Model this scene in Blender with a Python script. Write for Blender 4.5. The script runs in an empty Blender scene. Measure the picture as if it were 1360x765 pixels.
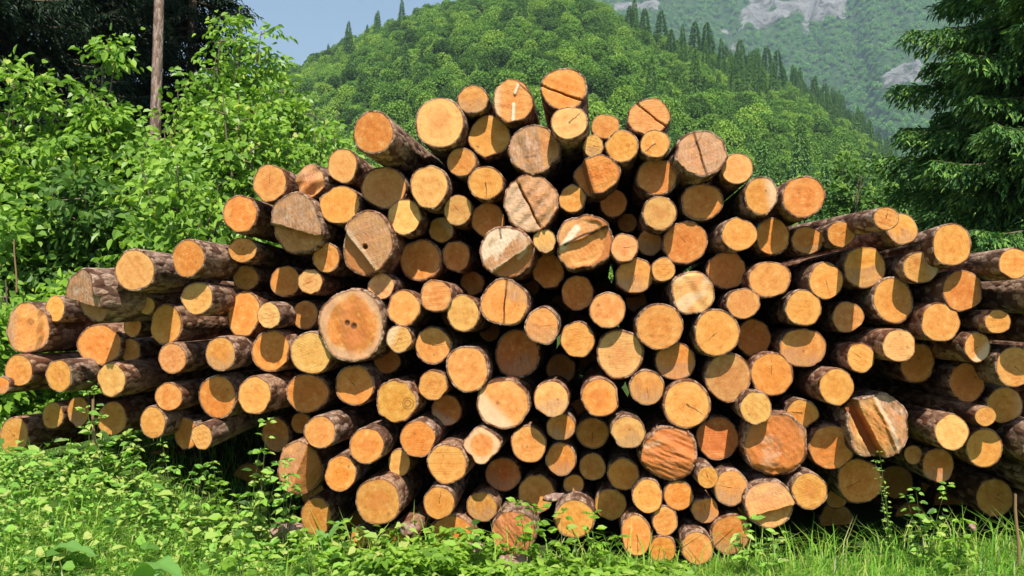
import bpy, math, random
import numpy as np
from mathutils import Vector, Matrix, Euler

S = bpy.context.scene
COL = S.collection
R = math.radians

# ---------------------------------------------------------------- camera, sky, sun, exposure
F, CX, CY = 1306.0, 680.0, 382.5                 # focal length and centre, in photo pixels
DIST, EYE = 6.3, 1.55                            # pile front to camera, eye height (m)
YAW = math.atan((790 - CX) / F)                  # the logs run along +Y and vanish right of centre
PITCH = math.atan((420 - CY) / F)
cam = bpy.data.objects.new('camera', bpy.data.cameras.new('camera'))
COL.objects.link(cam)
cam.location = (0, -DIST, EYE)
cam.rotation_euler = (math.pi / 2 + PITCH, 0, YAW)
cam.data.sensor_width = 36.0
cam.data.lens = F / 1360 * 36
cam.data.clip_start, cam.data.clip_end = 0.05, 9000
S.camera = cam

SUN_EL, SUN_AZ = R(55), R(12)                    # high sun, a little right of straight behind the camera
W = bpy.data.worlds.new('World'); S.world = W; W.use_nodes = True
nt = W.node_tree; nt.nodes.clear()
sky = nt.nodes.new('ShaderNodeTexSky'); sky.sky_type = 'NISHITA'; sky.sun_disc = False
sky.sun_elevation = SUN_EL; sky.sun_rotation = math.pi - SUN_AZ
sky.air_density, sky.dust_density, sky.ozone_density = 1.35, 0.25, 2.2
bg = nt.nodes.new('ShaderNodeBackground'); bg.inputs[1].default_value = 0.085
wo = nt.nodes.new('ShaderNodeOutputWorld')
nt.links.new(sky.outputs[0], bg.inputs[0]); nt.links.new(bg.outputs[0], wo.inputs[0])

sun = bpy.data.objects.new('sun', bpy.data.lights.new('sun', 'SUN')); COL.objects.link(sun)
sun.data.energy, sun.data.angle, sun.data.color = 5.0, R(0.5), (1.0, 0.95, 0.86)
sv = Vector((math.sin(SUN_AZ) * math.cos(SUN_EL), -math.cos(SUN_AZ) * math.cos(SUN_EL), math.sin(SUN_EL)))
sun.rotation_euler = sv.to_track_quat('Z', 'Y').to_euler()

vs = S.view_settings
vs.view_transform, vs.look, vs.gamma, vs.use_curve_mapping = 'Standard', 'None', 1.0, False
vs.exposure = 0.72
S.cycles.use_denoising = True
S.cycles.max_bounces = 8; S.cycles.diffuse_bounces = 3; S.cycles.transmission_bounces = 4
S.cycles.volume_bounces = 0; S.cycles.transparent_max_bounces = 6
S.cycles.use_adaptive_sampling = True


def ray(px, py):
    """World direction of a photo pixel, scaled so that its Y is 1."""
    x, y, z = (px - CX) / F, 1.0, (CY - py) / F
    y, z = y * math.cos(PITCH) - z * math.sin(PITCH), y * math.sin(PITCH) + z * math.cos(PITCH)
    x, y = x * math.cos(YAW) - y * math.sin(YAW), x * math.sin(YAW) + y * math.cos(YAW)
    return Vector((x / y, 1.0, z / y)), 1.0 / y


def at(px, py, Y):
    """The place on the upright plane at depth Y, and metres per photo pixel there."""
    d, k = ray(px, py)
    t = Y + DIST
    return Vector((d.x * t, Y, EYE + d.z * t)), t * k / F


# ---------------------------------------------------------------- helpers
def link(o, parent=None):
    COL.objects.link(o)
    if parent is not None: o.parent = parent
    return o

def tag(o, label=None, cat=None, group=None, kind=None):
    if label: o['label'] = label
    if cat: o['category'] = cat
    if group: o['group'] = group
    if kind: o['kind'] = kind
    return o

def empty(name, loc=(0, 0, 0), rot=(0, 0, 0)):
    o = bpy.data.objects.new(name, None); o.empty_display_size = .1
    o.location = loc; o.rotation_euler = rot
    return link(o)

def np_mesh(name, V, faces, mats, smooth=True, attrs=None, fattrs=None, mat_idx=None):
    """faces: (n,k) array or list of such arrays."""
    if not isinstance(faces, list): faces = [faces]
    me = bpy.data.meshes.new(name)
    V = np.asarray(V, np.float32)
    me.vertices.add(len(V)); me.vertices.foreach_set('co', V.ravel())
    loops = np.concatenate([f.ravel() for f in faces]).astype(np.int32)
    sizes = np.concatenate([np.full(len(f), f.shape[1]) for f in faces]).astype(np.int32)
    starts = np.concatenate([[0], np.cumsum(sizes)[:-1]]).astype(np.int32)
    me.loops.add(len(loops)); me.loops.foreach_set('vertex_index', loops)
    me.polygons.add(len(sizes)); me.polygons.foreach_set('loop_start', starts)
    me.polygons.foreach_set('use_smooth', np.full(len(sizes), smooth, bool))
    for m in (mats if isinstance(mats, (list, tuple)) else [mats]): me.materials.append(m)
    if mat_idx is not None: me.polygons.foreach_set('material_index', np.asarray(mat_idx, np.int32))
    for k, a in (attrs or {}).items():
        at_ = me.attributes.new(k, 'FLOAT', 'POINT'); at_.data.foreach_set('value', np.asarray(a, np.float32))
    for k, a in (fattrs or {}).items():
        at_ = me.attributes.new(k, 'FLOAT', 'FACE'); at_.data.foreach_set('value', np.asarray(a, np.float32))
    me.update(calc_edges=True); me.validate()
    return me

def obj(name, me, parent=None, loc=(0, 0, 0), rot=(0, 0, 0)):
    o = bpy.data.objects.new(name, me); o.location = loc; o.rotation_euler = rot
    return link(o, parent)

def grid_quads(nu, nv, wrap_u=False):
    """Quads of a grid of nv rows of nu points, row-major."""
    a = np.arange(nv - 1)[:, None] * nu
    b = np.arange(nu if wrap_u else nu - 1)[None, :]
    c = (b + 1) % nu
    return np.stack([a + b, a + c, a + nu + c, a + nu + b], -1).reshape(-1, 4)

def unit(v): return v / np.maximum(np.linalg.norm(v, axis=-1, keepdims=True), 1e-9)

class Tubes:
    """Collects tapered tubes into one mesh."""
    def __init__(s): s.V, s.Q, s.n = [], [], 0
    def add(s, pts, rad, seg=7):
        pts = np.asarray(pts, float); rad = np.asarray(rad, float)
        T = unit(np.gradient(pts, axis=0))
        ref = np.array([1., 0, 0]) if abs(T[0][2]) > .7 else np.array([0, 0, 1.])
        A = unit(np.cross(T, ref)); B = np.cross(T, A)
        th = np.linspace(0, 2 * np.pi, seg, endpoint=False)
        ring = A[:, None] * np.cos(th)[None, :, None] + B[:, None] * np.sin(th)[None, :, None]
        s.V.append((pts[:, None] + ring * rad[:, None, None]).reshape(-1, 3))
        s.Q.append(grid_quads(seg, len(pts), True) + s.n); s.n += seg * len(pts)
        return s
    def mesh(s, name, mat): return np_mesh(name, np.concatenate(s.V), np.concatenate(s.Q), mat)

def leaves_mesh(name, P, A, N, ln, wd, mat, rng, fold=.25, tone=None):
    """One pointed oval, slightly folded leaf per row: base P, axis A, face normal N."""
    A = unit(A); Bv = unit(np.cross(N, A)); N = np.cross(A, Bv)
    n = len(P); ln = np.broadcast_to(ln, n)[:, None]; wd = np.broadcast_to(wd, n)[:, None]
    f1, f2 = N * wd * fold, N * wd * fold * .8
    V = np.stack([P, P + A * ln * .24 + f1 + Bv * wd * .44, P + A * ln * .60 + f2 + Bv * wd * .43, P + A * ln - N * ln * .14,
                  P + A * ln * .60 + f2 - Bv * wd * .43, P + A * ln * .24 + f1 - Bv * wd * .44], 1).reshape(-1, 3)
    i = np.arange(n)[:, None] * 6
    Q = np.concatenate([i + np.array([[0, 1, 2, 3]]), i + np.array([[0, 3, 4, 5]])])
    r = rng.random(n)
    if tone is not None: r = np.clip(.5 * r + .5 * tone, 0, 1)
    return np_mesh(name, V, Q, mat, smooth=False, fattrs={'rnd': np.concatenate([r, r])})

# ---------------------------------------------------------------- materials
class NT:
    def __init__(s, name):
        s.m = bpy.data.materials.new(name); s.m.use_nodes = True
        s.t = s.m.node_tree; s.t.nodes.clear()
        s.out = s.t.nodes.new('ShaderNodeOutputMaterial')
    def n(s, typ, **kw):
        nd = s.t.nodes.new('ShaderNode' + typ)
        for k, v in kw.items(): setattr(nd, k, v)
        return nd
    def set(s, sock, v):
        if isinstance(v, bpy.types.NodeSocket): s.t.links.new(v, sock)
        else: sock.default_value = v
    def math(s, op, a, b=0.0, c=0.0, clamp=False):
        nd = s.n('Math', operation=op, use_clamp=clamp)
        for i, v in enumerate((a, b, c)): s.set(nd.inputs[i], v)
        return nd.outputs[0]
    def mix(s, f, a, b, blend='MIX'):
        nd = s.n('MixRGB', blend_type=blend)
        for i, v in enumerate((f, a, b)): s.set(nd.inputs[i], v if not isinstance(v, tuple) or len(v) == 4 else (*v, 1))
        return nd.outputs[0]
    def ramp(s, f, stops, interp='LINEAR'):
        nd = s.n('ValToRGB'); cr = nd.color_ramp; cr.interpolation = interp
        while len(cr.elements) < len(stops): cr.elements.new(1)
        for e, (p, c) in zip(cr.elements, stops):
            e.position = p; e.color = (*c, 1) if isinstance(c, tuple) else (c, c, c, 1)
        s.set(nd.inputs[0], f)
        return nd.outputs[0]
    def noise(s, vec, scale, detail=3, rough=.55, dist=0.0):
        nd = s.n('TexNoise'); nd.inputs['Scale'].default_value = scale
        nd.inputs['Detail'].default_value = detail; nd.inputs['Roughness'].default_value = rough
        nd.inputs['Distortion'].default_value = dist
        if vec is not None: s.set(nd.inputs['Vector'], vec)
        return nd.outputs[0]
    def attr(s, name, typ='GEOMETRY'):
        nd = s.n('Attribute', attribute_name=name, attribute_type=typ); return nd.outputs['Fac']
    def bump(s, h, strength=.5, dist=.01):
        nd = s.n('Bump'); nd.inputs['Strength'].default_value = strength; nd.inputs['Distance'].default_value = dist
        s.set(nd.inputs['Height'], h); return nd.outputs[0]
    def bsdf(s, col, rough=.7, spec=.3, normal=None):
        nd = s.n('BsdfPrincipled'); s.set(nd.inputs['Base Color'], col if not isinstance(col, tuple) else (*col, 1))
        s.set(nd.inputs['Roughness'], rough); nd.inputs['Specular IOR Level'].default_value = spec
        if normal is not None: s.set(nd.inputs['Normal'], normal)
        return nd.outputs[0]
    def done(s, sh):
        s.t.links.new(sh, s.out.inputs[0]); return s.m

def leaf_material(name, stops, trans=.35, rough=.5, spec=.3, per_object=0.0, up=0.0):
    m = NT(name)
    f = m.attr('rnd')
    if per_object:
        oi = m.n('ObjectInfo')
        f = m.math('ADD', m.math('MULTIPLY', f, 1 - per_object), m.math('MULTIPLY', oi.outputs['Random'], per_object))
    col = m.ramp(f, stops)
    nrm = None
    if up:                                                   # thin blades are lit like the soft sward they form
        ge = m.n('NewGeometry'); mxn = m.n('Mix', data_type='VECTOR'); mxn.inputs[0].default_value = up
        m.set(mxn.inputs[4], ge.outputs['Normal']); mxn.inputs[5].default_value = (0, -.15, 1)
        nn = m.n('VectorMath', operation='NORMALIZE'); m.set(nn.inputs[0], mxn.outputs[1]); nrm = nn.outputs[0]
    b = m.bsdf(col, rough, spec, nrm)
    tr = m.n('BsdfTranslucent')
    m.set(tr.inputs[0], m.mix(1.0, col, (1.0, 1.15, .45), 'MULTIPLY'))
    mx = m.n('MixShader'); mx.inputs[0].default_value = trans
    m.t.links.new(b, mx.inputs[1]); m.t.links.new(tr.outputs[0], mx.inputs[2])
    return m.done(mx.outputs[0])

def bark_material(name, base, flake, deep, vscale=(1, .35, 1), bump=.9):
    m = NT(name)
    tc = m.n('TexCoord'); oi = m.n('ObjectInfo')
    mp = m.n('Mapping'); m.set(mp.inputs['Vector'], tc.outputs['Object']); mp.inputs['Scale'].default_value = vscale
    cmb = m.n('CombineXYZ'); m.set(cmb.inputs[0], m.math('MULTIPLY', oi.outputs['Random'], 40.0))
    m.set(mp.inputs['Location'], cmb.outputs[0])
    v = mp.outputs[0]
    vo = m.n('TexVoronoi', feature='F1'); vo.inputs['Scale'].default_value = 30
    m.set(vo.inputs['Vector'], v)
    n1 = m.noise(v, 14, 5, .65); n2 = m.noise(v, 4, 3); n3 = m.noise(v, 70, 3, .7)
    cells = m.n('SeparateColor'); m.set(cells.inputs[0], vo.outputs['Color'])
    col = m.mix(m.ramp(n1, [(.35, 0.0), (.65, 1.0)]), (*deep, 1), (*base, 1))
    fl = m.math('MULTIPLY', m.ramp(m.math('ADD', m.math('MULTIPLY', cells.outputs[0], .5), m.math('MULTIPLY', n2, .7)), [(.50, 0.0), (.70, 1.0)]), m.ramp(n3, [(.35, .2), (.6, 1.0)]))
    col = m.mix(fl, col, (*flake, 1))
    col = m.mix(m.ramp(vo.outputs['Distance'], [(.5, 0.0), (.9, .55)]), col, (*deep, 1))
    h = m.math('ADD', m.math('MULTIPLY', vo.outputs['Distance'], -.8), m.math('ADD', m.math('MULTIPLY', n1, .8), m.math('MULTIPLY', n3, .3)))
    return m.done(m.bsdf(col, .85, .2, m.bump(h, bump, .012)))

def cut_material():
    """Sawn spruce end: heart and sap zones, growth rings, saw marks, checks, resin specks; tone per object."""
    m = NT('sawn_wood')
    tc = m.n('TexCoord'); oi = m.n('ObjectInfo')
    sp = m.n('SeparateXYZ'); m.set(sp.inputs[0], tc.outputs['Object'])
    rnd = oi.outputs['Random']
    off = m.n('CombineXYZ'); m.set(off.inputs[0], m.math('MULTIPLY', rnd, 53.0)); m.set(off.inputs[2], m.math('MULTIPLY', rnd, 31.0))
    va = m.n('VectorMath', operation='ADD'); m.set(va.inputs[0], tc.outputs['Object']); m.set(va.inputs[1], off.outputs[0])
    v = va.outputs[0]
    big = m.noise(v, 8, 3, .55); mid = m.noise(v, 21, 6, .68); fine = m.noise(v, 130, 3, .6)
    x = m.math('ADD', sp.outputs[0], m.math('MULTIPLY', m.math('SUBTRACT', rnd, .5), .02))
    rr = m.math('SQRT', m.math('ADD', m.math('MULTIPLY', x, x), m.math('MULTIPLY', sp.outputs[2], sp.outputs[2])))
    rw = m.math('ADD', rr, m.math('MULTIPLY', m.math('SUBTRACT', big, .5), .022))
    rings = m.math('SINE', m.math('MULTIPLY', rw, m.math('ADD', 520.0, m.math('MULTIPLY', rnd, 260.0))))
    nb = m.n('TexNoise', noise_dimensions='1D'); nb.inputs['Scale'].default_value = 1; nb.inputs['Detail'].default_value = 3
    m.set(nb.inputs['W'], m.math('ADD', m.math('MULTIPLY', rw, 70.0), m.math('MULTIPLY', rnd, 90.0)))
    rn = m.attr('rn')
    hz = m.math('ADD', rn, m.math('MULTIPLY', m.math('SUBTRACT', big, .5), .45))
    heart = m.ramp(hz, [(.45, 1.0), (.74, 0.0)])
    tone = oi.outputs['Color']
    sap = m.mix(.30, tone, (.77, .40, .112))
    hrt = m.mix(.35, tone, (.65, .195, .028))
    col = m.mix(m.math('MULTIPLY', heart, m.math('ADD', .45, m.math('MULTIPLY', big, .5))), sap, hrt)
    col = m.mix(m.math('MULTIPLY', m.ramp(nb.outputs[0], [(.4, 0.0), (.62, 1.0)]), .22), col, m.mix(1.0, col, (.80, .56, .40), 'MULTIPLY'))
    col = m.mix(m.math('MULTIPLY', m.math('MULTIPLY', m.ramp(rings, [(.3, 0.0), (1.0, 1.0)]), m.ramp(rr, [(.012, 0.0), (.03, 1.0)])), .16), col, m.mix(1.0, col, (.66, .42, .28), 'MULTIPLY'))
    # blotches of resin and damp
    col = m.mix(m.math('MULTIPLY', m.ramp(mid, [(.50, 0.0), (.66, 1.0)]), .62), col, m.mix(1.0, col, (.74, .50, .34), 'MULTIPLY'))
    col = m.mix(m.math('MULTIPLY', m.ramp(mid, [(.32, 1.0), (.46, 0.0)]), .42), col, (.84, .53, .21))
    # weathered grey, dark rot and cracks with painted step and gap shade, pale splinter (marked on the mesh)
    gz_ = m.math('MULTIPLY', m.attr('grey'), m.ramp(mid, [(.35, .45), (.55, 1.0)]))
    mpf = m.n('Mapping'); mpf.inputs['Rotation'].default_value = (0, .6, 0); mpf.inputs['Scale'].default_value = (1, 1, .16); m.set(mpf.inputs['Vector'], v)
    fib = m.noise(mpf.outputs[0], 75, 5, .7)
    grey = m.ramp(m.math('ADD', m.math('MULTIPLY', mid, .5), m.math('MULTIPLY', fib, .5)), [(.36, (.18, .08, .036)), (.5, (.40, .225, .125)), (.64, (.56, .40, .28))])
    col = m.mix(gz_, col, grey)
    col = m.mix(m.attr('red'), col, m.mix(mid, (.44, .115, .026), (.66, .235, .07)))
    col = m.mix(m.attr('pale'), col, (.80, .63, .44))
    # drying checks from the pith (angle and strength per object)
    ca = m.attr('check', 'OBJECT')
    an = m.math('MULTIPLY', ca, 6.2832)
    cs, sn = m.math('COSINE', an), m.math('SINE', an)
    uu = m.math('ADD', m.math('MULTIPLY', sp.outputs[0], cs), m.math('MULTIPLY', sp.outputs[2], sn))
    vv = m.math('ADD', m.math('SUBTRACT', m.math('MULTIPLY', sp.outputs[2], cs), m.math('MULTIPLY', sp.outputs[0], sn)), m.math('MULTIPLY', m.math('SUBTRACT', m.noise(v, 40, 2), .5), .02))
    wdt = m.math('MULTIPLY', m.attr('check_width', 'OBJECT'), m.math('SUBTRACT', 1.05, rn))
    chk = m.math('MULTIPLY', m.math('LESS_THAN', m.math('ABSOLUTE', vv), wdt), m.math('GREATER_THAN', uu, -.004))
    col = m.mix(m.math('MULTIPLY', chk, .85), col, (.10, .045, .018))
    col = m.mix(m.math('MULTIPLY', m.ramp(fine, [(.62, 0.0), (.74, 1.0)]), .35), col, (.34, .16, .06))
    # cambium line next to the bark
    rim = m.ramp(m.math('ADD', rn, m.math('MULTIPLY', m.math('SUBTRACT', mid, .5), .07)), [(.95, 0.0), (.985, 1.0)])
    col = m.mix(m.math('MULTIPLY', rim, .7), col, (.30, .12, .045))
    col = m.mix(m.attr('dark'), col, (.045, .02, .01))
    # saw marks
    sa = m.math('MULTIPLY', rnd, 17.0)
    sw = m.math('ADD', m.math('MULTIPLY', sp.outputs[0], m.math('COSINE', sa)), m.math('MULTIPLY', sp.outputs[2], m.math('SINE', sa)))
    ns = m.n('TexNoise', noise_dimensions='1D'); ns.inputs['Scale'].default_value = 1; ns.inputs['Detail'].default_value = 2
    m.set(ns.inputs['W'], m.math('MULTIPLY', sw, 210.0))
    col = m.mix(m.math('MULTIPLY', m.ramp(ns.outputs[0], [(.45, 0.0), (.7, 1.0)]), .16), col, m.mix(1.0, col, (.70, .52, .40), 'MULTIPLY'))
    h = m.math('ADD', m.math('MULTIPLY', ns.outputs[0], .5), m.math('ADD', m.math('MULTIPLY', fine, .35), m.math('MULTIPLY', mid, .5)))
    return m.done(m.bsdf(col, .62, .25, m.bump(h, .6, .009)))

M = {}
M['cut'] = cut_material()
M['bark'] = bark_material('spruce_bark', (.16, .080, .048), (.47, .31, .215), (.060, .025, .013))
M['bark_red'] = bark_material('red_bark', (.19, .075, .036), (.45, .27, .17), (.070, .024, .010))
M['trunk'] = bark_material('tree_bark', (.30, .19, .14), (.44, .33, .27), (.11, .07, .05), (1, 1, .35))
t_ = NT('twig_wood'); M['twig'] = t_.done(t_.bsdf((.16, .12, .08), .8))
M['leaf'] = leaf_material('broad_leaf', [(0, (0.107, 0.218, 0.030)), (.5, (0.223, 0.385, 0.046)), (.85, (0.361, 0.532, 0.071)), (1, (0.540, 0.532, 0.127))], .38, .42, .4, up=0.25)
M['leaf_lime'] = leaf_material('lime_leaf', [(0, (0.128, 0.248, 0.024)), (.5, (0.219, 0.389, 0.038)), (.85, (0.311, 0.497, 0.054)), (1, (0.401, 0.500, 0.108))], .4, up=0.4)
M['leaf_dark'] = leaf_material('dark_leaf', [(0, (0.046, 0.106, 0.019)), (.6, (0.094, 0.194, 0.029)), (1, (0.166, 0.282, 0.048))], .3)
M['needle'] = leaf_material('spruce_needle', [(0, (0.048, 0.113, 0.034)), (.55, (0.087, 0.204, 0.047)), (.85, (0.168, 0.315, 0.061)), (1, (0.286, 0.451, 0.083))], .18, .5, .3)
M['needle_dark'] = leaf_material('shaded_needle', [(0, (0.009, 0.021, 0.009)), (.6, (0.016, 0.037, 0.014)), (1, (0.035, 0.062, 0.019))], .12)  # own shade of the back spruces put into a darker green
M['grass'] = leaf_material('grass_blade', [(0, (0.118, 0.284, 0.036)), (.5, (0.251, 0.515, 0.058)), (.85, (0.414, 0.550, 0.091)), (.95, (0.550, 0.550, 0.184)), (1, (0.550, 0.550, 0.313))], .48, .45, up=0.5)
M['herb'] = leaf_material('herb_leaf', [(0, (.045, .11, .018)), (.15, (0.164, 0.339, 0.052)), (.5, (0.299, 0.544, 0.079)), (1, (0.508, 0.550, 0.156))], .38, up=0.5)
M['dock'] = leaf_material('dock_leaf', [(0, (0.144, 0.317, 0.060)), (1, (0.230, 0.422, 0.108))], .3)
M['crown_leafy'] = leaf_material('hill_leaf', [(.1, (0.073, 0.148, 0.028)), (.35, (0.135, 0.263, 0.041)), (.7, (0.213, 0.359, 0.056)), (1, (0.338, 0.479, 0.069))], .25, .6, .2, .88)
M['crown_far'] = leaf_material('far_leaf', [(0, (0.092, 0.239, 0.067)), (.5, (0.169, 0.374, 0.094)), (1, (0.308, 0.500, 0.134))], .2, .7, .1, .55)
M['crown_conifer'] = leaf_material('hill_needle', [(0, (0.066, 0.147, 0.043)), (.5, (0.121, 0.243, 0.062)), (1, (0.229, 0.371, 0.086))], .15, .6, .2, .3)
# ---------------------------------------------------------------- terrain
def sstep(a, b, x):
    t = np.clip((np.asarray(x, float) - a) / (b - a), 0, 1); return t * t * (3 - 2 * t)

def vnoise(x, y, seed=0):
    """Cheap smooth 2-D noise from turned sine waves, about -1..1."""
    rg = np.random.default_rng(seed); o = 0
    for k in range(7):
        a, ph, fr = rg.uniform(0, 6.28), rg.uniform(0, 6.28), rg.uniform(.6, 2.2)
        o = o + np.sin((np.cos(a) * x + np.sin(a) * y) * fr + ph) / (1 + .5 * k)
    return o / 2.6

def gz(x, y):
    """Height of the meadow: a bank on the left, nearly level in front, a slow rise behind."""
    x = np.asarray(x, float); y = np.asarray(y, float)
    z = .50 * sstep(-1.8, -3.5, x) + .10 * sstep(1.4, 3.2, x) - .03
    z = z + .035 * np.maximum(y - 3, 0) * (1 - sstep(20, 60, y)) + .6 * sstep(20, 60, y)
    return z + .03 * vnoise(x * 2.2, y * 2.2, 1)

g_ = NT('meadow_soil'); tcg = g_.n('TexCoord'); ng = g_.noise(tcg.outputs['Object'], 3.5, 6, .65); ng2 = g_.noise(tcg.outputs['Object'], .25, 3)
M['soil'] = g_.done(g_.bsdf(g_.mix(g_.ramp(ng2, [(.4, 0.0), (.6, 1.0)]), g_.ramp(ng, [(.3, (.030, .035, .012)), (.6, (.05, .09, .018)), (.8, (.10, .085, .04))]), g_.ramp(ng, [(.3, (.03, .05, .012)), (.7, (.075, .13, .02))])), .95, .1, g_.bump(ng, .6, .05)))
xs = np.concatenate([[-3000, -1500, -700, -300, -150, -80, -40, -25], np.linspace(-16, 14, 121), [20, 30, 50, 90, 160, 320, 700, 1500, 3000]])
ys = np.concatenate([[-2500, -1000, -300, -100, -40, -20, -12], np.linspace(-8, 20, 113), [25, 32, 40, 50, 60, 80, 120, 300, 900, 3000]])
GX, GY = np.meshgrid(xs, ys)
ground = obj('ground', np_mesh('ground', np.stack([GX, GY, gz(GX, GY)], -1).reshape(-1, 3), grid_quads(len(xs), len(ys)), M['soil']))
tag(ground, kind='structure')

# the wooded hill: its skyline (photo px -> y of the tree tops) stands 430 m away, its slope comes down to the meadow
SKX = np.array([-500, -200, 100, 300, 380, 430, 500, 550, 620, 700, 760, 810, 900, 960, 1020, 1080, 1130, 1180, 1215, 1250, 1300, 1400, 1600, 1900])
SKY = np.array([230, 200, 150, 100, 78, 56, 18, 0, -28, -40, -32, 0, 42, 62, 84, 112, 146, 196, 236, 280, 320, 340, 350, 360])
HILL_R, HILL_0 = 450.0, 95.0
def hill_point(px, s):
    """s = 0 at the foot, 1 on the ridge, up to 1.5 over the back."""
    px = np.asarray(px, float); s = np.asarray(s, float)
    xd = (px - CX) / F; xw = xd * math.cos(YAW) - math.sin(YAW); yw = xd * math.sin(YAW) + math.cos(YAW)
    top = (np.interp(px, SKX, SKY) + np.interp(px - 25, SKX, SKY) + np.interp(px + 25, SKX, SKY)) / 3
    el = (420 - top) / F / yw                                 # rise per metre of Y
    Rr = HILL_R + 60 * np.sin(px * .006)
    zr = np.maximum(EYE + el * Rr - 11.0, 6.0)
    dep = HILL_0 + (Rr - HILL_0) * s
    prof = np.where(s < 1, s ** 1.08 * (1 + .22 * s * (1 - s)), 1 - .9 * (s - 1) ** 1.2 - .0 * s)
    lump = 5.5 * vnoise(px * .012, s * 7, 5) * np.clip(s, 0, 1) * np.clip(1.15 - s, 0, 1) * 1.6
    return np.stack([xw / yw * dep, dep - DIST, .2 + zr * prof + lump], -1)
def surf_mat(name, stops, scale, rough=.95):
    t = NT(name); tc = t.n('TexCoord'); n = t.noise(tc.outputs['Object'], scale, 5, .65)
    return t.done(t.bsdf(t.ramp(n, stops), rough, .1, t.bump(n, .8, 2.0)))
M['hill'] = surf_mat('hill_floor', [(.3, (.02, .045, .012)), (.55, (.04, .08, .018)), (.75, (.06, .11, .022))], .08)
HP, HS = np.meshgrid(np.linspace(-480, 1880, 150), np.linspace(0, 1.5, 46))
hill = obj('hill', np_mesh('hill', hill_point(HP, HS).reshape(-1, 3), grid_quads(150, 46), M['hill']))
tag(hill, kind='structure')

# the mountain behind, with its limestone cliff
def mountain_point(px, s):
    px = np.asarray(px, float); s = np.asarray(s, float)
    xd = (px - CX) / F; xw = xd * math.cos(YAW) - math.sin(YAW); yw = xd * math.sin(YAW) + math.cos(YAW)
    dep = 1100 + 850 * s
    el = np.interp(s, [0, .25, .5, .75, 1], [.055, .165, .25, .33, .385])
    gully = .006 * np.sin(px * .021 + 3 * s) + .006 * np.sin(px * .049 - 5 * s + 1) + .006 * np.sin(px * .11 + 9 * s)
    dep = dep + 60 * np.sin(px * .013 + 1.2) + 30 * np.sin(px * .041)
    z = (el + gully) * dep * (.25 + .75 * sstep(600, 800, px))
    return np.stack([xw / yw * dep, dep - DIST, z], -1)
def cliff_mask(px, z, dep, yw):
    py = 420 - (z - EYE) / dep * F * yw                       # where on the slope the rock bands run
    nz = 10 * vnoise(px * .06, py * .09, 11) + 6 * vnoise(px * .17, py * .2, 12)
    c1 = (19 - (px - 1000) * .17) + nz * 1.4                        # main band, falling to the left
    a = 1 - sstep(15, 24, np.abs(py - c1)) ; a = a * sstep(975, 1005, px + nz) * (1 - sstep(1115, 1150, px + nz))
    b = 1 - sstep(8, 15, np.abs(py - 103 - (1195 - px) * .35 + nz * .6)); b = b * sstep(1168, 1182, px) * (1 - sstep(1222, 1236, px))
    c = 1 - sstep(5, 9, np.abs(py - 6 + (px - 850) * .1 + nz * .4)); c = c * sstep(812, 830, px + nz) * (1 - sstep(868, 884, px + nz))
    d = 1 - sstep(10, 18, np.abs(py - 55 + nz)); d = d * sstep(1228, 1240, px) * (1 - sstep(1262, 1290, px))
    e = 1 - sstep(7, 12, np.abs(py - 46 + nz * .8 - (px - 960) * .3)); e = e * sstep(950, 962, px) * (1 - sstep(985, 1000, px)) * .8
    return np.clip(np.maximum.reduce([a, b * .8, c * .8, d * .7, e * .5]), 0, 1)
mp_, ms_ = np.meshgrid(np.linspace(640, 1900, 420), np.linspace(0, 1, 220))
MV = mountain_point(mp_, ms_)
ywm = ((mp_ - CX) / F) * math.sin(YAW) + math.cos(YAW)
CM = cliff_mask(mp_, MV[..., 2], MV[..., 1] + DIST, ywm)
MV[..., 1] -= CM * (6 + 9 * vnoise(mp_ * .13, ms_ * 90, 21) + 5 * vnoise(mp_ * .4, ms_ * 40, 22))
t = NT('mountain_ground'); tc = t.n('TexCoord')
nr = t.noise(tc.outputs['Object'], .045, 10, .75); nf = t.noise(tc.outputs['Object'], .05, 9, .75)
rock = t.ramp(nr, [(.38, (.07, .10, .05)), (.44, (.19, .19, .175)), (.52, (.36, .355, .34)), (.66, (.47, .465, .455))])
wood_ = t.ramp(nf, [(.36, (.045, .105, .04)), (.64, (.12, .22, .075))])
mk = t.ramp(t.math('ADD', t.attr('rock'), t.math('MULTIPLY', t.math('SUBTRACT', nr, .5), 2.6)), [(.42, 0.0), (.58, 1.0)])
M['mountain'] = t.done(t.bsdf(t.mix(mk, wood_, rock), .95, .1, t.bump(nr, 1.0, 22.0)))
mountain = obj('mountain', np_mesh('mountain', MV.reshape(-1, 3), grid_quads(420, 220), M['mountain'], attrs={'rock': CM.ravel()}))
tag(mountain, kind='structure')

# ---------------------------------------------------------------- tree kit
def lumpy_dirs(rng, n):
    d = unit(rng.normal(size=(n, 3))); return d

def leafy_crown(seed, n, rx, rz, zc, size, mat, name, lumps=9):
    """Broadleaf crown for the far wood: leaf masses on several overlapping lobes."""
    rng = np.random.default_rng(seed)
    C = unit(rng.normal(size=(lumps, 3))) * np.array([rx, rx, rz]) * rng.uniform(.25, .75, (lumps, 1)); C[0] = 0
    lr = rng.uniform(.38, .62, lumps); lr[0] = .75
    which = rng.integers(0, lumps, n); d = lumpy_dirs(rng, n); d[:, 2] = np.where(d[:, 2] < -.35, -d[:, 2], d[:, 2])
    P = C[which] + d * lr[which, None] * np.array([rx, rx, rz]) * rng.uniform(.8, 1.05, (n, 1)) + [0, 0, zc]
    N = unit(d + rng.normal(scale=.16, size=(n, 3)) + [0, 0, .25]); A = rng.normal(size=(n, 3))
    return leaves_mesh(name, P, A, N, size * rng.uniform(.7, 1.4, n), size * rng.uniform(.6, 1.1, n), mat, rng, .3)

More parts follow.
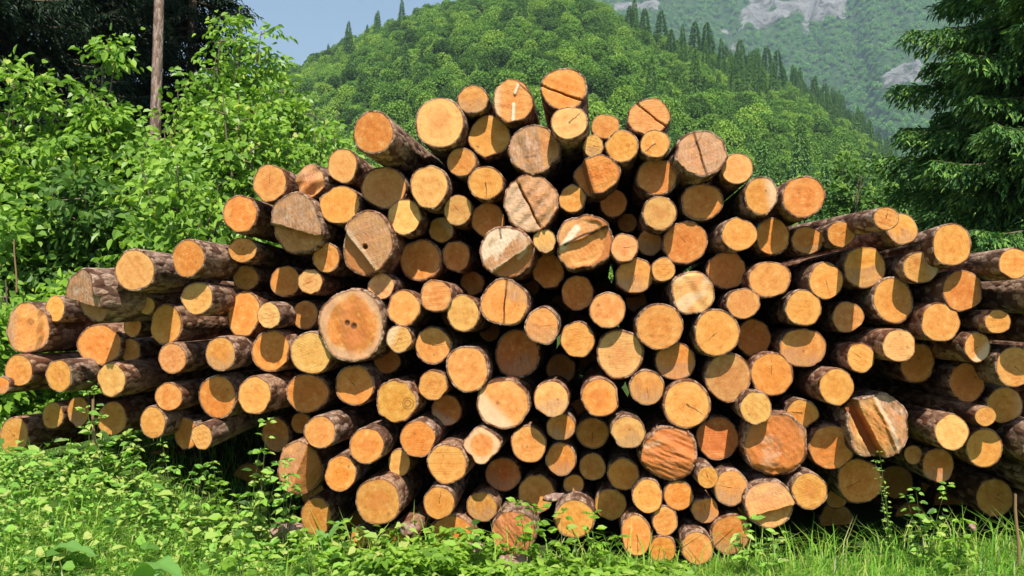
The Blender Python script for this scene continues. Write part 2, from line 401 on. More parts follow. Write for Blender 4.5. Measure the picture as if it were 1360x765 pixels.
def conifer_crown(seed, n, h, rad, size, mat, name):
    rng = np.random.default_rng(seed)
    u = rng.random(n) ** .62; z = h * (1 - u) + .02 * h                # more leaf low down
    tiers = (z / h * 15); r = rad * (1 - z / h) ** .85 * (.62 + .38 * (1 - (tiers % 1))) * rng.uniform(.55, 1.08, n)
    th = rng.uniform(0, 6.283, n); th += .35 * np.sin(th * 5 + seed)
    P = np.stack([r * np.cos(th), r * np.sin(th), z + .08 * h], -1)
    out = np.stack([np.cos(th), np.sin(th), np.full(n, -.45)], -1)
    N = unit(np.stack([np.cos(th) * .5, np.sin(th) * .5, np.full(n, .8)], -1) + rng.normal(scale=.3, size=(n, 3)))
    return leaves_mesh(name, P, out + rng.normal(scale=.25, size=(n, 3)), N, size * rng.uniform(.8, 1.5, n), size * rng.uniform(.35, .6, n), mat, rng, .2)

# ---------------------------------------------------------------- the wood on the hill: one mass, instanced on points
def forest(name, pts, kinds, scales, protos, label):
    me = bpy.data.meshes.new(name); me.vertices.add(len(pts)); me.vertices.foreach_set('co', np.asarray(pts, np.float32).ravel())
    rng = np.random.default_rng(3)
    for k, a in (('sc', scales), ('rz', rng.uniform(0, 6.28, len(pts))), ('kd', kinds)):
        at_ = me.attributes.new(k, 'FLOAT', 'POINT'); at_.data.foreach_set('value', np.asarray(a, np.float32))
    o = obj(name, me)
    ng = bpy.data.node_groups.new(name, 'GeometryNodeTree')
    ng.interface.new_socket('Geometry', in_out='INPUT', socket_type='NodeSocketGeometry')
    ng.interface.new_socket('Geometry', in_out='OUTPUT', socket_type='NodeSocketGeometry')
    gi, go = ng.nodes.new('NodeGroupInput'), ng.nodes.new('NodeGroupOutput'); jn = ng.nodes.new('GeometryNodeJoinGeometry')
    def named(k):
        nd = ng.nodes.new('GeometryNodeInputNamedAttribute'); nd.data_type = 'FLOAT'; nd.inputs[0].default_value = k; return nd.outputs[0]
    for i, p in enumerate(protos):
        oi = ng.nodes.new('GeometryNodeObjectInfo'); oi.inputs[0].default_value = p; oi.inputs['As Instance'].default_value = True
        ip = ng.nodes.new('GeometryNodeInstanceOnPoints'); cp = ng.nodes.new('FunctionNodeCompare'); cp.data_type = 'FLOAT'; cp.operation = 'EQUAL'
        ng.links.new(named('kd'), cp.inputs[0]); cp.inputs[1].default_value = i; cp.inputs['Epsilon'].default_value = .1
        cx = ng.nodes.new('ShaderNodeCombineXYZ'); ng.links.new(named('rz'), cx.inputs[2])
        ng.links.new(gi.outputs[0], ip.inputs['Points']); ng.links.new(oi.outputs['Geometry'], ip.inputs['Instance'])
        ng.links.new(cp.outputs[0], ip.inputs['Selection']); ng.links.new(cx.outputs[0], ip.inputs['Rotation']); ng.links.new(named('sc'), ip.inputs['Scale'])
        ng.links.new(ip.outputs[0], jn.inputs[0])
    ng.links.new(jn.outputs[0], go.inputs[0])
    md = o.modifiers.new('wood', 'NODES'); md.node_group = ng
    return tag(o, label, 'forest', kind='stuff')

def proto(name, me):
    return bpy.data.objects.new(name, me)                              # data only: never linked to the scene

fp = [proto('crown_%d' % i, leafy_crown(40 + i, 2600, 3.3 * a, 4.2 * b, 4.3, .42, M['crown_leafy'], 'crown_mass')) for i, (a, b) in enumerate([(1, 1), (1.15, .9), (.85, 1.15), (1.3, 1.05)])]
cone_mesh = [conifer_crown(60 + i, 2400, 15.5, 2.6, .52, M['crown_conifer'], 'conifer_mass') for i in range(2)]
fp += [proto('cone_%d' % i, m_) for i, m_ in enumerate(cone_mesh)]
rng = np.random.default_rng(7)
pts, n_try = [], 17000
px_ = rng.uniform(-470, 1700, n_try); s_ = rng.uniform(.0, 1.12, n_try) ** .72 * 1.0
hp_ = hill_point(px_, np.clip(s_, .03, 1.12))
keep = np.ones(n_try, bool); cell = {}
order = rng.permutation(n_try)
for i in order:                                                        # thin out trees that stand too close
    k = (int(hp_[i, 0] // 4.3), int(hp_[i, 1] // 4.3))
    if k in cell: keep[i] = False
    else: cell[k] = i
hp_, px_, s_ = hp_[keep], px_[keep], s_[keep]
cz = vnoise(px_ * .014, s_ * 9, 31) + .55 * (px_ > 860) * (s_ > .72) - .25
kd = np.where(rng.random(len(hp_)) < np.clip(.06 + .34 * cz, .01, .5) * (.35 + .65 * sstep(.4, .75, s_)) * (.25 + .75 * sstep(760, 900, px_)), rng.integers(4, 6, len(hp_)), rng.integers(0, 4, len(hp_)))
forest('hill_forest', hp_ - [0, 0, .8], kd, rng.uniform(.42, 1.15, len(hp_)) ** 1.0, fp, 'mixed green wood covering the round hill behind the log pile')

ff = [proto('far_crown_%d' % i, leafy_crown(80 + i, 260, 4.6, 4.6, 4.0, 1.4, M['crown_far'], 'far_crown_mass', 5)) for i in range(3)]
nf_ = 9000
px_ = rng.uniform(700, 1560, nf_); s_ = rng.uniform(.12, .95, nf_)
mv_ = mountain_point(px_, s_); yw_ = ((px_ - CX) / F) * math.sin(YAW) + math.cos(YAW)
ok = cliff_mask(px_, mv_[:, 2], mv_[:, 1] + DIST, yw_) < .35
forest('mountain_forest', mv_[ok] - [0, 0, 1.5], rng.integers(0, 3, ok.sum()), rng.uniform(.6, 1.35, ok.sum()), ff, 'hazy woods on the far mountain around its pale cliff')

# single spruces that rise out of the hill wood, each a thing
SPR = [(858, .93, 1.0), (880, .95, 1.15), (893, .80, 1.0), (925, .93, 1.1), (941, .86, 1.2), (966, .97, 1.15), (985, .82, 1.15), (1003, .95, 1.2), (1021, .96, 1.3), (1035, .88, 1.25), (1043, .97, 1.05),
       (1058, .94, 1.2), (1071, .96, 1.05), (1084, .9, 1.15), (1098, .95, 1.1), (1112, .93, 1.0), (1128, .9, 1.1), (1142, .95, .95), (1165, .93, .9), (424, .97, .5), 
        (1010, .66, 1.0), (1120, .68, .9), (1086, .50, .85), (838, .85, 1.0), (905, .68, .9), (955, .70, 1.0)]
sp0 = None
for px, s, sc in SPR:
    p = hill_point(px, s)
    sc *= rng.uniform(.75, 1.15)
    o = obj('hill_spruce', cone_mesh[rng.integers(0, 2)], None, p - [0, 0, 1.0], (0, 0, rng.uniform(0, 6)))
    sc *= .95 if s > .75 else .68
    o.scale = (sc * 1.5, sc * 1.5, sc * .95)
    tag(o, 'dark pointed spruce rising out of the leafy wood on the hill', 'tree', 'spruces rising out of the hill wood')

# ---------------------------------------------------------------- trees and bushes beside the pile
def spruce_tree(loc, h, rad, seed, label, mat, z_from=.06, nwhorl=26, dens=1.0, trunk_r=.17, spray=.11, lod_dirs=None, dead=0, az_range=(0, 6.283), z_to=1.0, group=None):
    rng = np.random.default_rng(seed)
    root = empty('spruce_tree', loc)
    tag(root, label, 'tree', group)
    tb = Tubes(); zz = np.linspace(0, h * min(1, z_to + .1), 14)
    tb.add(np.stack([.05 * np.sin(zz * .6 + seed), .05 * np.cos(zz * .5), zz], -1), trunk_r * (1 - zz / h * .92), 12)
    P, A, N, br = [], [], [], Tubes()
    for w in range(nwhorl):
        f = z_from + (z_to - z_from) * (w + rng.random() * .6) / nwhorl
        if f > .985: continue
        L = rad * (1 - f) ** .8
        nb = rng.integers(5, 8)
        for b in range(nb):
            th = rng.uniform(*az_range) if az_range[1] - az_range[0] < 6 else b / nb * 6.283 + w * 1.3 + rng.normal(scale=.2)
            l = L * rng.uniform(.72, 1.12); ts = np.linspace(0, 1, 9)
            droop = -.42 * l * ts ** 1.3 + .24 * l * ts ** 3
            side = np.array([np.cos(th), np.sin(th), 0]); prp = np.array([-np.sin(th), np.cos(th), 0])
            bend = rng.normal(scale=.1) * l * ts ** 2
            pts = side * (l * ts)[:, None] + prp * bend[:, None]; pts[:, 2] = f * h + droop + .1
            br.add(pts, .022 * (1 - ts * .9) * (.5 + l / 3), 5)
            if rng.random() < dead: continue
            nt = int(46 * dens * l)
            tt = rng.uniform(.12, 1, nt) ** .8
            base = np.stack([np.interp(tt, ts, pts[:, k]) for k in range(3)], -1)
            sg = rng.choice([-1, 1], nt)
            tl = .42 * (1.05 - tt) * l * rng.uniform(.5, 1.1, nt) + .14
            td = unit(side * .75 + prp * sg[:, None] * rng.uniform(.5, 1, (nt, 1)) + np.stack([0 * tt, 0 * tt, -rng.uniform(.15, .75, nt)], -1))
            for k in range(nt):
                m_ = max(3, int(tl[k] / spray * 2.0))
                q = np.linspace(.05, 1, m_)
                pp = base[k] + td[k] * (q * tl[k])[:, None]; pp[:, 2] -= .22 * tl[k] * q ** 2
                P.append(pp); a = np.repeat(td[k][None], m_, 0) + rng.normal(scale=.32, size=(m_, 3)); a[:, 2] -= .25 * q
                A.append(a); N.append(np.tile([0, 0, 1.], (m_, 1)) + rng.normal(scale=.45, size=(m_, 3)))
    obj('trunk', tb.mesh('trunk', M['trunk']), root)
    obj('branches', br.mesh('branches', M['twig']), root)
    P, A, N = np.concatenate(P), np.concatenate(A), np.concatenate(N)
    obj('crown', leaves_mesh('crown', P, A, N, spray * rng.uniform(.8, 1.4, len(P)), spray * rng.uniform(.24, .42, len(P)), mat, rng, .2), root)
    return root

def bush(name, loc, h, r, seed, label, mat, n, leaf=.085, low=.12, stems=5, group=None, cat='tree', squash=1.0):
    """Many-stemmed leafy tree or shrub: stems, side twigs, leaves set along the twigs in flat sprays."""
    rng = np.random.default_rng(seed)
    root = empty(name, loc); tag(root, label, cat, group)
    st = Tubes(); tips = []
    for k in range(stems):
        th = rng.uniform(0, 6.28); lean = rng.uniform(.1, .75) * r; hh = h * rng.uniform(.75, .98) * (1 - .22 * lean / r)
        ts = np.linspace(0, 1, 8)
        pts = np.stack([np.cos(th) * lean * ts ** 1.4 + .06 * np.sin(5 * ts + k), np.sin(th) * lean * ts ** 1.4 + .06 * np.cos(4 * ts + k), hh * ts], -1)
        st.add(pts, (.035 * h / 4) * (1.05 - ts) + .004, 6)
        for b in range(int(11 * h / 4) + 3):
            t0 = rng.uniform(low, 1); p0 = np.array([np.interp(t0, ts, pts[:, i]) for i in range(3)])
            ph = rng.uniform(0, 6.28); l = r * rng.uniform(.35, .85) * (1.1 - .55 * t0) * squash
            d = unit(np.array([np.cos(ph), np.sin(ph), rng.uniform(-.05, .75)]))
            us = np.linspace(0, 1, 5); q = p0 + d * (l * us)[:, None]; q[:, 2] -= .14 * l * us ** 2
            st.add(q, .011 * (1.1 - us), 4); tips.append((q, l))
    wts = np.array([t_[1] for t_ in tips]); wts /= wts.sum()
    # leaf sprays around points on the twigs
    ncl = max(8, n // 16); w = rng.choice(len(tips), ncl, p=wts); u = rng.uniform(.2, 1.08, ncl)
    C = np.stack([[np.interp(min(u_, 1), np.linspace(0, 1, 5), tips[i][0][:, k]) for k in range(3)] for i, u_ in zip(w, u)])
    C += rng.normal(scale=.10 * r ** .5, size=C.shape)
    ci = np.repeat(np.arange(ncl), 16); m_ = len(ci)
    tilt = unit(rng.normal(scale=.45, size=(ncl, 3)) + [0, -.35, 1.0])     # each spray lies in its own plane, leaning to the light
    off = rng.normal(size=(m_, 3)); off -= tilt[ci] * (off * tilt[ci]).sum(1, keepdims=True) * .8
    off *= .13 * (leaf / .085)
    P = C[ci] + off
    tone = np.clip(.5 + .33 * rng.normal(size=ncl) + .25 * vnoise(C[:, 0] * 2.2, C[:, 2] * 2.2, seed), 0, 1)[ci]
    leaf *= 1.3
    A = unit(off + rng.normal(scale=.04, size=(m_, 3)) + [0, 0, -.05]); N = tilt[ci] + rng.normal(scale=.38, size=(m_, 3))
    obj('stems', st.mesh('stems', M['twig']), root)
    obj('crown', leaves_mesh('crown', P, A, N, leaf * rng.uniform(.65, 1.3, m_), leaf * rng.uniform(.5, .85, m_), mat, rng, .22, tone), root)
    return root

def ground_at(px, Y):
    p, k = at(px, 400, Y); p.z = float(gz(p.x, Y)); return p
def height_to(px, py, Y):
    p, k = at(px, py, Y); return p.z - float(gz(p.x, Y))

# dark spruces at the back left
for px, Y, topz, rad, z0, lab, td in [
        (206, 8.3, 18, 2.3, .43, 'tall dark spruce with a bare pinkish trunk showing above the hazel bushes', .105),
        (70, 11.5, 16, 3.6, .12, 'tall dark spruce left of the bare pinkish trunk', .18),
        (250, 13.5, 15, 2.0, .20, 'dark spruce whose crown ends at the patch of blue sky', .15),
        (-60, 9.0, 15, 3.6, .10, 'dark spruce at the very edge behind the leafy bushes', .18),
        (150, 15.0, 18, 3.8, .10, 'dark spruce farthest back, filling the gap between two nearer spruces', .18)]:
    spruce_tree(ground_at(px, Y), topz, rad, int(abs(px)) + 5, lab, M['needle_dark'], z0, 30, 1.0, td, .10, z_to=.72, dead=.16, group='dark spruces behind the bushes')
# the near spruce on the right
spruce_tree(ground_at(1462, 5.4), 13.5, 2.75, 77, 'big dark green spruce with drooping branches beside the log pile', M['needle'], .05, 40, 1.9, .17, .085, z_to=.66)

# leafy trees and bushes behind the left half of the pile
BUSH = [
    (272, 7.4, 70, .9, 11000, .085, 'bright leafy tree just right of the bare pinkish trunk', 'leaf'),  # px, Y, top py, r, leaves, leaf size, label, material
    (312, 8.2, 40, .95, 13000, .085, 'tall bright leafy tree reaching up to the patch of sky', 'leaf'),
    (372, 9.6, 118, .85, 8000, .085, 'rounded leafy tree just below the blue sky', 'leaf'),
    (440, 12.5, 158, .9, 7000, .09, 'small leafy tree at the foot of the hill, beside the tilted log', 'leaf'),
    (118, 6.4, 76, .95, 12000, .09, 'leafy tree just left of the bare pinkish trunk', 'leaf'),
    (35, 6.0, 140, 1.35, 12000, .09, 'leafy tree below the dark spruces at the outer edge', 'leaf'),
    (232, 5.6, 190, .85, 7000, .08, 'slender leafy tree covering the lower bare trunk', 'leaf'),
    (-70, 5.4, 150, 1.4, 9000, .09, 'leafy tree reaching in from beyond the edge', 'leaf'),
    (330, 6.0, 130, .85, 7000, .08, 'leafy sapling close behind the upper left of the log pile', 'leaf'),
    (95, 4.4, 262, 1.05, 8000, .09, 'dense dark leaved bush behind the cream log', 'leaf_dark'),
    (225, 4.3, 232, .95, 7000, .085, 'dense leafy bush behind the log pile shoulder', 'leaf'),
    (0, 4.0, 290, .95, 6000, .09, 'dense low leafy bush at the edge', 'leaf'),
    (22, 2.9, 352, .62, 3200, .07, 'low yellow-green bush left of the grey torn log', 'leaf_lime'),
    (-40, 2.2, 372, .6, 2500, .07, 'low yellow-green bush at the very edge beside the pile', 'leaf_lime'),
    (118, 3.3, 345, .55, 2600, .07, 'low yellow-green bush peeping over the grey torn log', 'leaf_lime'),
    (420, 7.0, 172, .75, 4500, .08, 'leafy bush right behind the top left logs', 'leaf'),
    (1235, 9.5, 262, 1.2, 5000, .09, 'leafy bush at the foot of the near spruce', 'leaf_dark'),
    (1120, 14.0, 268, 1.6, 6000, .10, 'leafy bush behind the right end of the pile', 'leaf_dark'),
]
for i, (px, Y, top, r, n, lf, lab, mt) in enumerate(BUSH):
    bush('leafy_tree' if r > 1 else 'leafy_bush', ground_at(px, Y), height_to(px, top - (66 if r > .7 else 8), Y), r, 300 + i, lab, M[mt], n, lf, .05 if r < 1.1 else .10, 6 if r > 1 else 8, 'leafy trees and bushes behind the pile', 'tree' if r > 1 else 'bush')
# ---------------------------------------------------------------- the log pile, one row per log
# centre and radii, measured except for the added deep-set fillers (in photo pixels at the pile's front plane), setback of the cut end in metres, wood tone,
# optional feature key.  at() turns the row into a real place, a real radius and a real depth.
LOGS = '''
35 436 27 34 .00 k flare
73 410 13 18 .10 g
110 394 30 35 -.35 w slab
179 359 28 28 -.30 p
194 406 12 12 .02 p
176 433 13 15 .16 g
220 431 23 27 .06 g
132 458 30 27 .25 o
173 465 14 16 .32 y
25 492 20 21 -.10 g
1 512 12 12 -.16 o
78 499 18 22 -.12 g
148 504 20 23 -.10 p
229 476 20 21 -.04 k
224 527 19 19 -.02 g
203 561 17 22 -.02 g
19 579 20 26 .25 y
70 552 15 18 .30 y
104 547 16 20 .30 y
149 556 20 23 .24 y
247 576 17 21 .22 o
268 580 15 18 -.10 p
289 527 26 29 .05 o
338 525 22 26 -.12 g
408 522 29 26 .16 o
366 577 19 24 .45 o
400 562 14 14 .45 o
394 622 30 36 -.06 k split
358 243 24 25 -.02 g
411 240 21 22 .04 w rough
455 220 21 22 .04 p
319 284 24 25 .00 o
392 297 35 40 -.08 w undercut
451 272 27 26 .02 g
250 343 23 25 -.28 o
322 332 19 17 .10 g
326 369 18 17 .32 y
433 342 19 21 .10 g
379 374 21 21 .24 o
412 374 17 17 .10 p
262 396 22 22 -.18 p
324 417 23 31 .22 o
357 419 16 17 -.06 p
405 418 18 19 .30 y
293 470 21 23 -.10 g
360 466 26 28 .10 o
413 469 28 28 -.05 p
467 432 44 49 -.08 o twohearts
496 176 29 29 -.30 o
584 163 33 34 -.10 p
628 132 20 20 -.02 g
650 181 28 28 .08 g
613 215 20 19 .00 g
510 249 31 28 .06 k
570 248 26 29 -.05 p
645 243 24 23 -.02 g crack
681 134 26 29 -.06 g wedge
749 118 31 29 .04 o groove
756 163 25 22 -.16 p crack
709 198 34 33 -.04 w halfgrey
804 168 19 17 .06 g
788 194 14 15 .00 p
826 194 22 22 -.06 g
862 155 28 25 -.02 k groove2
870 191 20 19 -.08 g crack
793 233 30 25 -.02 o cleft
872 235 27 25 .06 o
932 203 34 32 -.10 w fork
979 224 21 21 -.02 k
932 268 28 25 .08 o
1011 260 23 25 -.10 g
1067 261 28 29 -.12 o
876 283 23 23 -.04 p
982 311 24 22 -.06 g
910 322 29 29 .10 o
1026 314 23 25 .06 o
1072 319 21 19 .08 o
881 358 16 16 -.02 g
965 359 26 25 .20 o
1022 371 27 25 .00 g
920 389 29 29 -.05 p mottled
987 403 22 21 -.05 k
1067 409 24 24 -.02 g
1097 373 23 25 -.02 g
876 434 32 30 -.05 g
952 442 31 31 -.05 g
1001 449 23 26 .30 o
1117 311 18 18 -.10 o
1177 290 17 16 -.55 g
1198 304 21 21 -.10 g
1264 325 26 29 -.30 g
1148 355 28 28 .04 g
1223 355 23 21 -.14 g
1278 386 27 27 -.20 o
1347 350 21 21 -.50 g
1186 399 27 31 .00 g
1126 421 20 21 .10 g
1249 428 25 26 -.20 g
1325 427 17 16 -.35 g
1390 392 26 26 -.45 g
1394 432 24 24 -.25 g
1194 459 22 22 -.28 p
1143 475 18 20 -.14 g
1218 482 23 27 .25 o
1298 461 18 20 -.24 g
1348 487 25 27 -.20 g
1284 508 23 26 .14 o
1334 538 24 24 .16 y
1309 553 15 13 -.10 g
1264 574 22 24 -.20 p
1307 595 25 26 .06 g
1387 592 28 28 -.10 g
1246 618 21 22 .25 o
1213 604 12 13 .30 k
1321 661 24 25 .49 y
1142 639 31 30 .22 o
1167 566 42 43 -.12 w bigsplit
1111 514 23 25 -.16 g
1066 462 31 26 .08 g
1025 497 28 29 .06 o
967 501 30 33 .06 w
1004 542 21 22 -.14 p
1065 549 21 20 .10 g crack
1030 590 42 43 -.04 r bigred
1104 594 29 30 .04 o
1075 652 24 25 -.06 g
1023 671 34 33 -.06 k undercut2
971 648 23 24 .00 g
953 582 28 29 .20 r
970 710 26 27 .02 o
937 678 18 17 .04 o
940 634 14 15 -.14 g
889 603 39 35 -.02 r splinter
912 537 32 32 .02 g crack
897 480 27 25 .08 o
859 515 23 24 .00 g
823 470 31 33 .02 p
807 412 24 24 -.06 k
767 389 22 23 .25 o
767 451 23 24 .00 g
720 433 23 25 -.10 g
670 402 32 32 -.04 g vcrack
615 416 22 25 -.06 p
687 470 30 33 .26 r
621 490 29 31 .00 k
668 536 35 34 .03 k
732 530 24 24 -.08 p
797 528 25 26 -.08 o
705 269 38 36 -.05 w brownsplit
760 264 18 19 .06 g
815 270 19 18 .30 o
672 334 36 34 -.08 w whitewedge
723 320 15 16 -.02 p
776 321 38 36 -.05 k redrim
829 329 19 19 -.06 k
863 322 17 18 .26 y
728 360 21 23 .28 o
843 366 25 24 .08 g
833 296 13 13 .60 o
487 323 37 42 -.07 w hole
537 288 23 24 .03 p
608 279 19 20 .06 p
648 292 22 23 .16 o
586 305 17 17 .28 y
606 340 19 21 .28 o
558 345 28 29 .24 o
627 376 16 17 .60 o
506 380 18 18 .04 p
579 393 21 22 -.10 k
536 409 23 24 -.04 g
530 450 18 18 -.06 p
575 459 25 25 .05 g
514 479 18 17 .35 o
471 512 27 27 .08 o
575 512 20 20 .00 g
526 533 28 28 -.02 y knot
593 545 20 21 .28 o
425 574 22 22 -.22 g
487 592 24 24 -.18 o
555 583 24 25 -.08 o
452 629 21 24 -.16 o
530 615 15 19 .08 p
502 666 31 31 -.16 y
420 686 22 26 .08 y
523 720 18 20 -.06 y
478 714 12 14 .02 o
497 727 10 12 .02 o
594 616 27 27 -.08 g
640 591 23 23 -.04 k diamond
583 668 22 22 -.10 g
640 673 21 20 .14 y
600 713 32 29 .05 o
682 708 30 31 -.05 r rough2
668 630 24 22 .35 r
702 590 24 24 .05 g
712 656 24 26 .30 y
745 610 21 22 .14 o
745 567 20 18 .10 o
762 644 14 14 .30 y
763 689 27 27 .03 g
787 575 22 21 .26 o
834 574 23 22 -.16 p
787 620 18 18 .26 y
828 630 21 22 .14 o
860 659 20 23 .00 g
811 670 21 21 .22 y
901 658 20 20 .04 o
883 692 17 20 .02 g
845 711 20 27 -.02 o
880 730 18 19 .00 o
926 728 22 22 -.12 g
748 345 12 13 .70 o
650 440 14 14 .80 o
745 490 20 20 .75 o
600 420 14 14 .80 o
786 452 15 15 .85 o
700 565 15 15 .70 y
770 545 15 15 .75 o
845 400 14 15 .80 o
705 380 12 13 .85 o
1190 640 22 22 1.5 y
1262 668 22 22 1.7 y
1210 690 22 22 1.4 y
1110 690 22 22 1.3 y
1290 640 18 18 1.9 y
330 640 24 24 1.3 y
270 640 24 24 1.4 y
210 620 22 22 1.3 y
788 390 28 28 2.2 o
768 428 24 24 2.3 o
778 482 17 17 1.6 o
744 404 13 13 1.6 o
415 654 17 17 .9 y
474 690 17 17 .9 y
1111 662 14 14 1.0 y
742 648 12 12 1.0 y
986 684 12 12 .9 y
816 502 15 15 1.5 o
803 447 13 13 1.7 o
1350 645 20 20 1.1 y
1385 690 26 26 1.3 y
1240 645 16 16 1.9 y
1412 640 28 28 .0 g
1425 585 27 27 .05 o
1440 700 28 28 -.05 g
1462 645 24 24 .1 g
1480 590 28 28 .0 o
1440 530 26 26 .0 g
1495 700 28 28 .0 o
1425 475 26 26 .1 g
1490 535 27 27 -.1 g
1520 640 28 28 .05 g
'''
# ---------------------------------------------------------------- logs
TONES = {'p': (.80, .44, .145), 'g': (.73, .315, .068), 'o': (.68, .225, .036), 'r': (.58, .135, .026), 'w': (.50, .225, .082), 'k': (.73, .305, .098), 'y': (.58, .275, .046)}

def seg_dist(u, v, a, b):
    """Signed distance to the line a-b (left of a->b is positive) and distance to the piece."""
    ax, ay = a; dx, dy = b[0] - ax, b[1] - ay; L = math.hypot(dx, dy)
    return (dx * (v - ay) - dy * (u - ax)) / L, np.clip(((u - ax) * dx + (v - ay) * dy) / L, 0, L)
def seg_near(u, v, a, b):
    s, t = seg_dist(u, v, a, b); L = math.hypot(b[0] - a[0], b[1] - a[1])
    return np.hypot(u - a[0] - (b[0] - a[0]) * t / L, v - a[1] - (b[1] - a[1]) * t / L)
def fnoise(u, v, f, seed):
    """Rough noise: turned waves of rising pitch, bent by each other."""
    o, a = 0, 1.0
    for k in range(4):
        o = o + a * vnoise(u * f + .35 * o, v * f - .35 * o, seed + k * 7); f *= 1.9; a *= .6
    return o / 1.6
st_ = lambda a, b, x: sstep(a, b, x)

def feature(key, u, v, rng):
    """Depth (m, back is positive) and marks of a special cut end; u right, v up, 1 = rim."""
    z = np.zeros_like(u); A = {k: np.zeros_like(u) for k in ('grey', 'dark', 'pale', 'red')}
    nz = .05 * vnoise(u * 4, v * 4, rng.integers(99)) + .02 * vnoise(u * 11, v * 11, rng.integers(99))
    def step(a, b, depth, slope=0.0):
        s = -(seg_dist(u, v, a, b)[0]) + nz                    # right of a->b goes back
        m = st_(0, .04, s); return m, m * depth + np.maximum(s, 0) * slope * m
    if key == 'undercut':
        m, d = step((-1, .0), (1, -.42), .085, .02); z += d; A['grey'] += (1 - m) * .95
        A['dark'] += .35 * st_(.06, .0, np.abs(seg_dist(u, v, (-1, .0), (1, -.42))[0] + nz))
    elif key == 'undercut2':
        m, d = step((-1, -.62), (1, .05), .07); z += d; A['grey'] += (1 - m) * .45 * st_(-.4, .5, v + nz * 3)
    elif key == 'slab':
        m, d = step((-1, -.05), (1, -.50), .11); z += d; A['grey'] += (1 - m) * 1.0 + m * .25
        z += -.05 * st_(.5, 1, u) * (v > 0); A['dark'] += .5 * st_(.05, .0, np.abs(seg_dist(u, v, (-1, -.05), (1, -.50))[0] + nz))
    elif key == 'whitewedge':
        m, d = step((-.75, -1.0), (1.0, .30), .055, .05); z += d; A['grey'] += (1 - m) * .6; A['pale'] += (1 - m) * .7 * st_(.2, -.4, fnoise(u, v, 2.5, 17) - .3)
        A['red'] += m * .55; A['pale'] += .6 * st_(.1, .03, seg_near(u, v, (.45, -.25), (.75, .05)))
        A['dark'] += .8 * st_(.06, .02, seg_near(u, v, (-.25, 1), (-.2, .55)))
    elif key == 'hole':
        m, d = step((-.95, .55), (.35, -1.0), .06, .02); z += d; A['grey'] += (1 - m) * .55; A['red'] += m * .6
        h = np.hypot((u + .07) * 1.0, v + .12); A['dark'] += st_(.13, .07, h + nz); z += .03 * st_(.13, .05, h)
        A['pale'] += (1 - m) * .4 * st_(.22, .05, -seg_dist(u, v, (-.95, .55), (.35, -1.0))[0] * -1)
    elif key == 'redrim':
        m, d = step((-1, -.22), (.75, .55), .035, .02); z += d
        A['pale'] += .95 * st_(.16, .06, seg_near(u, v, (-.80, -.2), (-.28, .55)) + nz); A['grey'] += (1 - m) * .35
        rr = np.hypot(u, v); A['red'] += .85 * st_(.72, .9, rr + nz * 2) * st_(-.5, .1, u - v * .3)
        A['dark'] += .9 * st_(.07, .02, np.abs(seg_dist(u, v, (-1, -.22), (.75, .55))[0] + nz)) * (u > -.75)  # shadow below the step painted as a dark line
        z -= .02 * A['red']
    elif key == 'brownsplit':
        w_ = fnoise(u * .6 + v * .9, (v - u) * 1.6, 3, 91); z += .010 * w_; A['grey'] += .55 + .3 * w_; s = seg_dist(u, v, (-.45, .65), (.35, -1))[0] + nz
        z += .035 * st_(.07, .0, np.abs(s)) + .045 * st_(0, -.05, -s) * 0; A['dark'] += .8 * st_(.045, .012, np.abs(s)) * (v > -.8)
        s2 = seg_dist(u, v, (0, .6), (.95, -.5))[0]; z += np.maximum(s2, 0) * .04; A['pale'] += .30 * st_(.0, -.1, s2) * st_(0, -.1, s)
    elif key == 'halfgrey':
        s = seg_dist(u, v, (.1, 1), (.45, -1))[0] + nz; A['grey'] += .95 * st_(.05, -.05, s); z += np.maximum(s, 0) * .07
        A['dark'] += .55 * st_(.10, .03, seg_near(u, v, (-.35, -.35), (.05, -.3)) + nz)
        z += .006 * np.sin(8 * (u + .4 * v) + 20 * nz)
    elif key == 'cleft':
        m, d = step((-.25, -1), (-.65, .9), -.07); z += d * 1.0; A['red'] += .5 * (1 - m); A['dark'] += .5 * st_(.2, .05, np.abs(u + .42 + v * .2 + nz))
        z += .09 * st_(.0, -.05, u + .42 + v * .2)
    elif key == 'fork':
        s = seg_dist(u, v, (-.3, 1), (.2, -1))[0] + nz; A['grey'] += .72 - .22 * st_(0, .1, -s); z += .018 * st_(.03, -.03, s)
        A['dark'] += .6 * st_(.05, .015, np.abs(s)); A['dark'] += .4 * st_(.05, .015, np.abs(seg_dist(u, v, (-.2, .45), (.1, 1))[0])) * (v > .3)
    elif key == 'split':
        s = seg_dist(u, v, (.55, .9), (-.35, -1))[0] + nz; s = -s
        z += np.maximum(-s, 0) * 0 + np.maximum(s, 0) * .0; m = st_(0, .05, -s)
        z += .05 * np.maximum(s, 0) + m * .0; A['grey'] += .5 * st_(-.1, .1, s); A['red'] += .45 * st_(.1, -.1, s); z += .16 * np.maximum(-s, 0)
    elif key == 'bigsplit':
        s = seg_dist(u, v, (-.75, .75), (.15, -1))[0] + nz; band = st_(.0, .06, s + .16) * st_(.26, .2, s + .0)
        t = -s                                                 # left part negative
        gap = st_(.05, .0, np.abs(seg_dist(u, v, (-.78, .55), (.0, -1))[0] + nz) - .16)
        z += .13 * gap; A['red'] += .8 * gap; A['dark'] += .45 * gap
        s3 = seg_dist(u, v, (-.1, .8), (.65, -.9))[0] + nz; right = st_(.0, .08, -s3 * -1)
        A['grey'] += .8 * st_(.0, .1, s3) + .6 * st_(.75, .95, np.hypot(u, v) + nz * 3); A['pale'] += .5 * st_(.10, .03, np.abs(s3 - .10))
        z += .05 * np.maximum(s3, 0) - .02 * st_(.06, .0, np.abs(s3))
